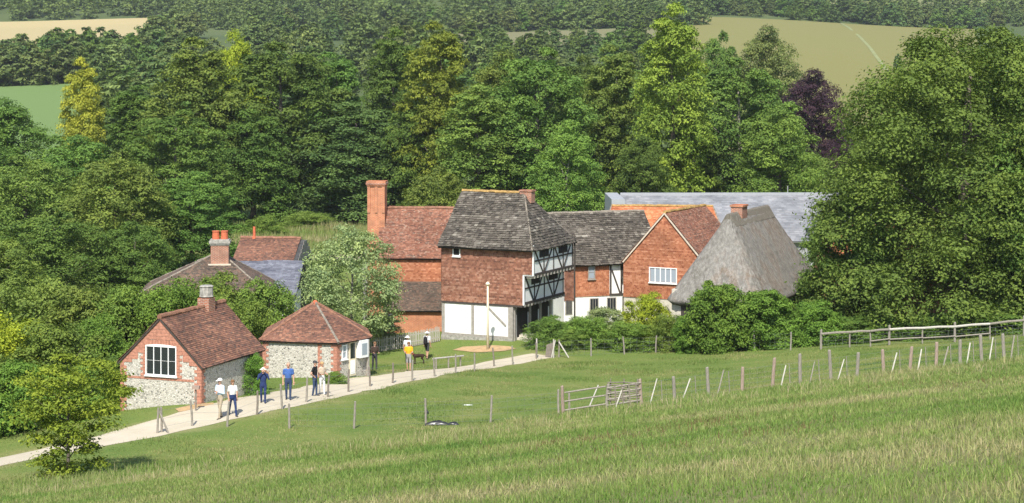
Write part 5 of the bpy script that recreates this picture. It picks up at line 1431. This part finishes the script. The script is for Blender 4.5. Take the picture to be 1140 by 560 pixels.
M['skin'] = m_plain('skin', (0.50, 0.29, 0.20), 0.08, 6, rough=0.55)
def cloth(c): return m_plain('cloth', c, 0.16, 9, rough=0.9, bump=0.15)
CL = dict(paleblue=cloth((0.52, 0.62, 0.74)), beige=cloth((0.38, 0.31, 0.22)), white=cloth((0.76, 0.75, 0.72)), navy=cloth((0.022, 0.038, 0.11)),
          blue=cloth((0.055, 0.12, 0.33)), jeans=cloth((0.035, 0.055, 0.11)), black=cloth((0.018, 0.016, 0.018)), sand=cloth((0.50, 0.40, 0.30)),
          orange=cloth((0.80, 0.36, 0.02)), grey=cloth((0.30, 0.29, 0.28)), palegrey=cloth((0.55, 0.55, 0.56)), dkgrey=cloth((0.05, 0.05, 0.052)), brown=cloth((0.06, 0.04, 0.03)),
          shoe=cloth((0.04, 0.035, 0.03)), hairbrown=cloth((0.16, 0.085, 0.04)), blonde=cloth((0.42, 0.26, 0.12)), hairgrey=cloth((0.35, 0.33, 0.31)), hat=cloth((0.66, 0.60, 0.47)))

def person(px, py, face, label, shirt, legs, arms='down', hat=None, hair=None, stride=0.12, hgt=1.74, sleeves='short', shorts=False, pack=None, lean=0.0, female=False, extra=None, D=None):
    g = G(px, py) if D is None else GD(px, D)
    e = empty('person', tuple(g), R(face), label, 'person', 'visitors')
    s = hgt / 1.75; e.scale = (s, s, s)
    B = []                                             # bone: a, b, ra, rb, tag, flatten
    hw = 0.09; sh = 0.165 if female else 0.19
    ly = lean
    pel = Vector((0, 0, 0.93)); ch = Vector((0, -ly * 0.5, 1.24)); nk = Vector((0, -ly * 0.8, 1.47)); hd = Vector((0, -ly - 0.015, 1.63))
    B.append((pel + Vector((0, 0, -0.03)), pel + Vector((0, 0, 0.1)), 0.125, 0.12, 'legs', (0.95, 1.32)))
    B.append((pel + Vector((0, 0, 0.16)), ch, 0.115, 0.125, 'shirt', (0.98, 1.36)))
    B.append((ch, ch + Vector((0, -ly * 0.2, 0.14)), 0.125, 0.105, 'shirt', (0.95, 1.55)))
    B.append((nk + Vector((0, 0, -0.05)), nk + Vector((0, 0, 0.06)), 0.06, 0.052, 'skin', None))
    B.append((hd + Vector((0, 0.012, 0.025)), hd + Vector((0, 0.01, 0.035)), 0.092, 0.092, 'skin', (1.05, 0.86)))
    B.append((hd + Vector((0, -0.025, -0.06)), hd + Vector((0, -0.01, 0.0)), 0.058, 0.075, 'skin', None))
    B.append((hd + Vector((0, -0.1, -0.02)), hd + Vector((0, -0.085, 0.015)), 0.018, 0.012, 'skin', None))
    for q in (-1, 1):
        B.append((hd + Vector((q * 0.083, 0.01, -0.02)), hd + Vector((q * 0.086, 0.015, 0.015)), 0.018, 0.02, 'skin', None))
        sg = stride * q
        kn = Vector((q * hw * 1.02, -sg * 0.55 - 0.02, 0.50)); an = Vector((q * hw * 0.95, -sg + (0.03 if sg < 0 else 0), 0.085 + (0.03 if sg < -0.05 else 0)))
        hp = Vector((q * hw, 0, 0.9))
        B.append((hp, kn, 0.088, 0.06, 'legs', None)); B.append((kn, an, 0.062 if not shorts else 0.052, 0.046 if not shorts else 0.036, 'skin' if shorts else 'legs', None))
        B.append((an + Vector((0, 0.03, -0.045)), an + Vector((q * 0.02, -0.15, -0.055)), 0.042, 0.034, 'shoe', None))
        S = Vector((q * sh, -ly * 0.75, 1.405))
        if arms == 'down': el = S + Vector((q * 0.05, 0.03 - sg * 0.3, -0.29)); wr = el + Vector((q * 0.0, -0.06 + sg * 0.3, -0.24))
        elif arms == 'folded': el = S + Vector((q * 0.06, -0.02, -0.28)); wr = el + Vector((-q * 0.20, -0.16, 0.04 + 0.03 * q))
        elif arms == 'camera': el = S + Vector((q * 0.08, -0.16, -0.2)); wr = hd + Vector((q * 0.06, -0.19, -0.06))
        elif arms == 'hip': 
            el = S + Vector((q * 0.17, 0.06, -0.24)); wr = Vector((q * 0.16, -0.03, 1.0))
        else: el = S + Vector((q * 0.04, 0.0, -0.28)); wr = el + Vector((-q * 0.06, -0.22, 0.0))       # hold
        B.append((Vector((q * sh * 0.55, -ly * 0.75, 1.42)), S, 0.07, 0.062, 'shirt', None))
        B.append((S, S.lerp(el, 0.62), 0.062, 0.052, 'shirt', None)); B.append((S.lerp(el, 0.62), el, 0.045, 0.041, 'shirt' if sleeves == 'long' else 'skin', None))
        B.append((el, wr, 0.041, 0.03, 'shirt' if sleeves == 'long' else 'skin', None))
        d = (wr - el).normalized(); B.append((wr, wr + d * 0.08, 0.03, 0.034, 'skin', None))
    mb = MB()
    for a, b, ra, rb, tg, fl in B: capsule(mb, a, b, ra, rb, 10, fl)
    me = remesh(mb, 0.019, 3)
    for m in (M['skin'], CL[shirt], CL[legs], CL['shoe']): me.materials.append(m)
    n = len(me.polygons); cen = np.empty(n * 3, np.float32); me.polygons.foreach_get('center', cen); cen = cen.reshape(-1, 3)
    best = np.full(n, 9.0); mi = np.zeros(n, np.int32); code = dict(skin=0, shirt=1, legs=2, shoe=3)
    for a, b, ra, rb, tg, fl in B:
        a_, b_ = np.array(a), np.array(b); ab = b_ - a_; t = np.clip(((cen - a_) @ ab) / (ab @ ab + 1e-9), 0, 1)
        dv = cen - (a_ + t[:, None] * ab)
        if fl: dv = dv / np.array([fl[1], fl[0], 1.0])
        d = np.linalg.norm(dv, axis=1) - (ra + (rb - ra) * t)
        k = d < best; best[k] = d[k]; mi[k] = code[tg]
    if shorts:
        mi[(mi == 2) & (cen[:, 2] < 0.52)] = 0
    # fingers rooted in the palms
    fm = MB()
    for i in range(len(B)):
        a, b, ra, rb, tg, fl = B[i]
        if tg == 'skin' and abs(ra - 0.03) < 1e-6 and abs(rb - 0.034) < 1e-6:
            d = (b - a).normalized(); sd = d.cross(Vector((0, 1, 0.2))).normalized(); up_ = sd.cross(d)
            for k in range(4):
                o_ = b + sd * (k - 1.5) * 0.019; L_ = (0.05, 0.06, 0.056, 0.042)[k]
                fm.tube([o_, o_ + d * L_, o_ + d * L_ * 1.5 - up_ * 0.025], [0.0095, 0.009, 0.006], 5)
            o_ = a.lerp(b, 0.35) + sd * 0.03; fm.tube([o_, o_ + sd * 0.03 + d * 0.03, o_ + sd * 0.035 + d * 0.065], [0.012, 0.011, 0.007], 5)
    bm = bmesh.new(); bm.from_mesh(me); 
    lay = bm.faces
    bm.faces.ensure_lookup_table()
    for i, f in enumerate(bm.faces): f.material_index = int(mi[i]); f.smooth = True
    vv = [bm.verts.new(v) for v in fm.v]
    for f in fm.f:
        q = bm.faces.new([vv[i] for i in f]); q.material_index = 0; q.smooth = True
    bm.to_mesh(me); bm.free()
    link('body', me, None, e)
    for q in (-1, 1):
        MB().tube([hd + Vector((q * 0.032, -0.082, 0.012)), hd + Vector((q * 0.032, -0.094, 0.012))], [0.012, 0.008], 6).build('eye', M['black'], e)
    MB().tube([hd + Vector((-0.022, -0.088, -0.065)), hd + Vector((0, -0.094, -0.067)), hd + Vector((0.022, -0.088, -0.065))], [0.005, 0.007, 0.005], 5).build('mouth', M['pot'], e)
    def cap(rx, ry, rz, z0, zmax, m, name, th0=0.0):
        V = []; Q = []; nu, nv = 18, 7
        for i in range(nv + 1):
            t = th0 + (math.pi / 2 - th0) * i / nv
            for j in range(nu):
                a = 2 * math.pi * j / nu; V.append((hd.x + math.cos(a) * math.cos(t) * rx, hd.y + 0.01 + math.sin(a) * math.cos(t) * ry, hd.z + z0 + math.sin(t) * rz))
        for i in range(nv):
            for j in range(nu): q = i * nu; k2 = (j + 1) % nu; Q.append((q + j, q + k2, q + nu + k2, q + nu + j))
        return link(name, mesh_np(name, V, Q, None, True), m, e)
    if hair:
        cap(0.098, 0.112, 0.10, 0.03, 0, CL[hair], 'hair', -0.1)
        if female: 
            mb2 = MB(); capsule(mb2, hd + Vector((0, 0.055, 0.03)), hd + Vector((0, 0.06, -0.1)), 0.085, 0.06, 10, (0.7, 1.05)); mb2.build('hair_back', CL[hair], e, True)
    if hat:
        kind_, c = hat
        h_ = cap(0.105, 0.118, 0.105, 0.035, 0, CL[c], 'hat', 0.0)
        if kind_ == 'brim':
            mb2 = MB(); mb2.tube([hd + Vector((0, 0.01, 0.03)), hd + Vector((0, 0.01, 0.045)), hd + Vector((0, 0.01, 0.055))], [(0.19, 0.175), (0.185, 0.17), (0.11, 0.1)], 18); mb2.build('hat_brim', CL[c], h_)
        else:
            MB().prism([hd + Vector(v) for v in ((-0.08, -0.09, 0.05), (-0.05, -0.19, 0.035), (0.05, -0.19, 0.035), (0.08, -0.09, 0.05))], (0, 0, 0.012)).build('hat_peak', CL[c], h_)
    if pack:
        mb2 = MB(); capsule(mb2, (0, 0.2, 1.05), (0, 0.19, 1.34), 0.13, 0.115, 12, (0.85, 1.15)); bp = mb2.build('backpack', CL[pack], e, True)
        for q in (-1, 1): MB().tube([(q * 0.1, 0.12, 1.44), (q * 0.115, -0.02, 1.475), (q * 0.12, -0.135, 1.34), (q * 0.13, -0.06, 1.1), (q * 0.12, 0.12, 1.05)], [0.018] * 5, 6).build('strap', CL[pack], bp)
    if extra == 'camera':
        c_ = MB().box(hd.x - 0.06, hd.x + 0.06, hd.y - 0.2, hd.y - 0.13, hd.z - 0.05, hd.z + 0.03).build('camera', M['black'], None)
        bpy.data.objects.remove(c_)
    return e, hd

person(245, 466.5, -35, 'man in white cap, pale blue shirt and beige trousers, arms folded, on the path', 'paleblue', 'beige', 'folded', ('cap', 'white'), 'hairgrey', 0.14, 1.78, 'long')
person(259, 463.5, 30, 'woman in white blouse and navy trousers walking beside the white-capped man', 'white', 'navy', 'down', None, 'hairbrown', 0.24, 1.62, 'short', female=True)
person(293, 449.5, 10, 'person in navy jacket and pale sun hat with hands raised to the face', 'navy', 'navy', 'camera', ('brim', 'hat'), None, 0.12, 1.66, 'long')
person(321, 446, 8, 'bald man in blue short-sleeved shirt and dark jeans on the path', 'blue', 'jeans', 'down', None, None, 0.06, 1.78, 'short')
person(350.5, 441.5, 75, 'man in black t-shirt and dark cap standing sideways with hand on hip', 'black', 'jeans', 'hip', ('cap', 'dkgrey'), 'hairgrey', 0.05, 1.72, 'short')
person(358.5, 440, 40, 'fair-haired woman in sand top and white trousers behind the man in black', 'sand', 'white', 'hold', None, 'blonde', 0.08, 1.62, 'short', female=True)
person(417, 413, 25, 'person in dark clothes standing just right of the flint hut', 'brown', 'dkgrey', 'hold', None, 'hairbrown', 0.1, 1.66, 'long', lean=0.05)
person(455, 413.5, 0, 'person in bright orange top and grey shorts on the grass', 'orange', 'grey', 'hold', None, 'hairbrown', 0.08, 1.66, 'short', shorts=True)
person(453.5, 0, 170, 'person in pale grey top and white hat behind the one in orange', 'palegrey', 'dkgrey', 'down', ('brim', 'white'), None, 0.05, 1.70, 'short', D=112)
person(475.5, 400, 150, 'person in white sun hat and pale shirt carrying a dark backpack', 'palegrey', 'dkgrey', 'down', ('brim', 'palegrey'), None, 0.1, 1.76, 'short', shorts=True, pack='black')

def dog(px, py, face):
    g = G(px, py); e = empty('dog', tuple(g), R(face), 'dark brown dog standing on the grass beside the person in orange', 'dog')
    mb = MB()   # faces -x
    capsule(mb, (-0.22, 0, 0.50), (0.02, 0, 0.50), 0.125, 0.115, 12); capsule(mb, (0.02, 0, 0.51), (0.28, 0, 0.52), 0.11, 0.09, 12)
    capsule(mb, (-0.28, 0, 0.55), (-0.42, 0, 0.72), 0.085, 0.06, 10); capsule(mb, (-0.43, 0, 0.75), (-0.47, 0, 0.75), 0.075, 0.065, 10)
    capsule(mb, (-0.5, 0, 0.735), (-0.61, 0, 0.71), 0.042, 0.032, 8)
    for q in (-1, 1):
        capsule(mb, (-0.41, q * 0.055, 0.8), (-0.40, q * 0.075, 0.70), 0.026, 0.018, 6)
        capsule(mb, (-0.24, q * 0.075, 0.46), (-0.22, q * 0.075, 0.24), 0.055, 0.034, 8); capsule(mb, (-0.22, q * 0.075, 0.24), (-0.23, q * 0.075, 0.04), 0.032, 0.028, 8); capsule(mb, (-0.23, q * 0.075, 0.03), (-0.27, q * 0.075, 0.025), 0.03, 0.026, 8)
        capsule(mb, (0.26, q * 0.07, 0.48), (0.20, q * 0.08, 0.33), 0.075, 0.05, 8); capsule(mb, (0.20, q * 0.08, 0.33), (0.33, q * 0.08, 0.2), 0.045, 0.03, 8)
        capsule(mb, (0.33, q * 0.08, 0.2), (0.31, q * 0.08, 0.04), 0.029, 0.026, 8); capsule(mb, (0.31, q * 0.08, 0.03), (0.27, q * 0.08, 0.025), 0.03, 0.026, 8)
    capsule(mb, (0.34, 0, 0.55), (0.5, 0, 0.42), 0.03, 0.022, 8); capsule(mb, (0.5, 0, 0.42), (0.62, 0, 0.40), 0.022, 0.012, 8)
    me = remesh(mb, 0.016, 2); me.polygons.foreach_set('use_smooth', np.ones(len(me.polygons), bool)); link('body', me, m_plain('dog_coat', (0.035, 0.018, 0.012), 0.4, 5), e)
    MB().tube([(-0.36, 0, 0.62), (-0.375, 0, 0.645)], [0.082, 0.08], 10).build('collar', M['pot'], e)
dog(466, 405, 12)

# ------------------------------------------------------------------ summer haze
hz = MB().box(-760, 760, -40, 1620, -6, 230).build('haze', None)
k = bpy.data.materials.new('haze_air'); k.use_nodes = True
t_ = k.node_tree; t_.nodes.remove(t_.nodes['Principled BSDF'])
pv = t_.nodes.new('ShaderNodeVolumePrincipled'); pv.inputs['Color'].default_value = (0.90, 0.94, 1.0, 1); pv.inputs['Density'].default_value = 0.000095; pv.inputs['Anisotropy'].default_value = 0.2
t_.links.new(pv.outputs[0], t_.nodes['Material Output'].inputs['Volume'])
hz.data.materials.append(k); tag(hz, 'thin blue summer haze filling the valley', 'haze', kind='stuff')
print('objects', len(bpy.data.objects), 'tris', sum(len(m.loops) - 2 * len(m.polygons) for m in bpy.data.meshes))
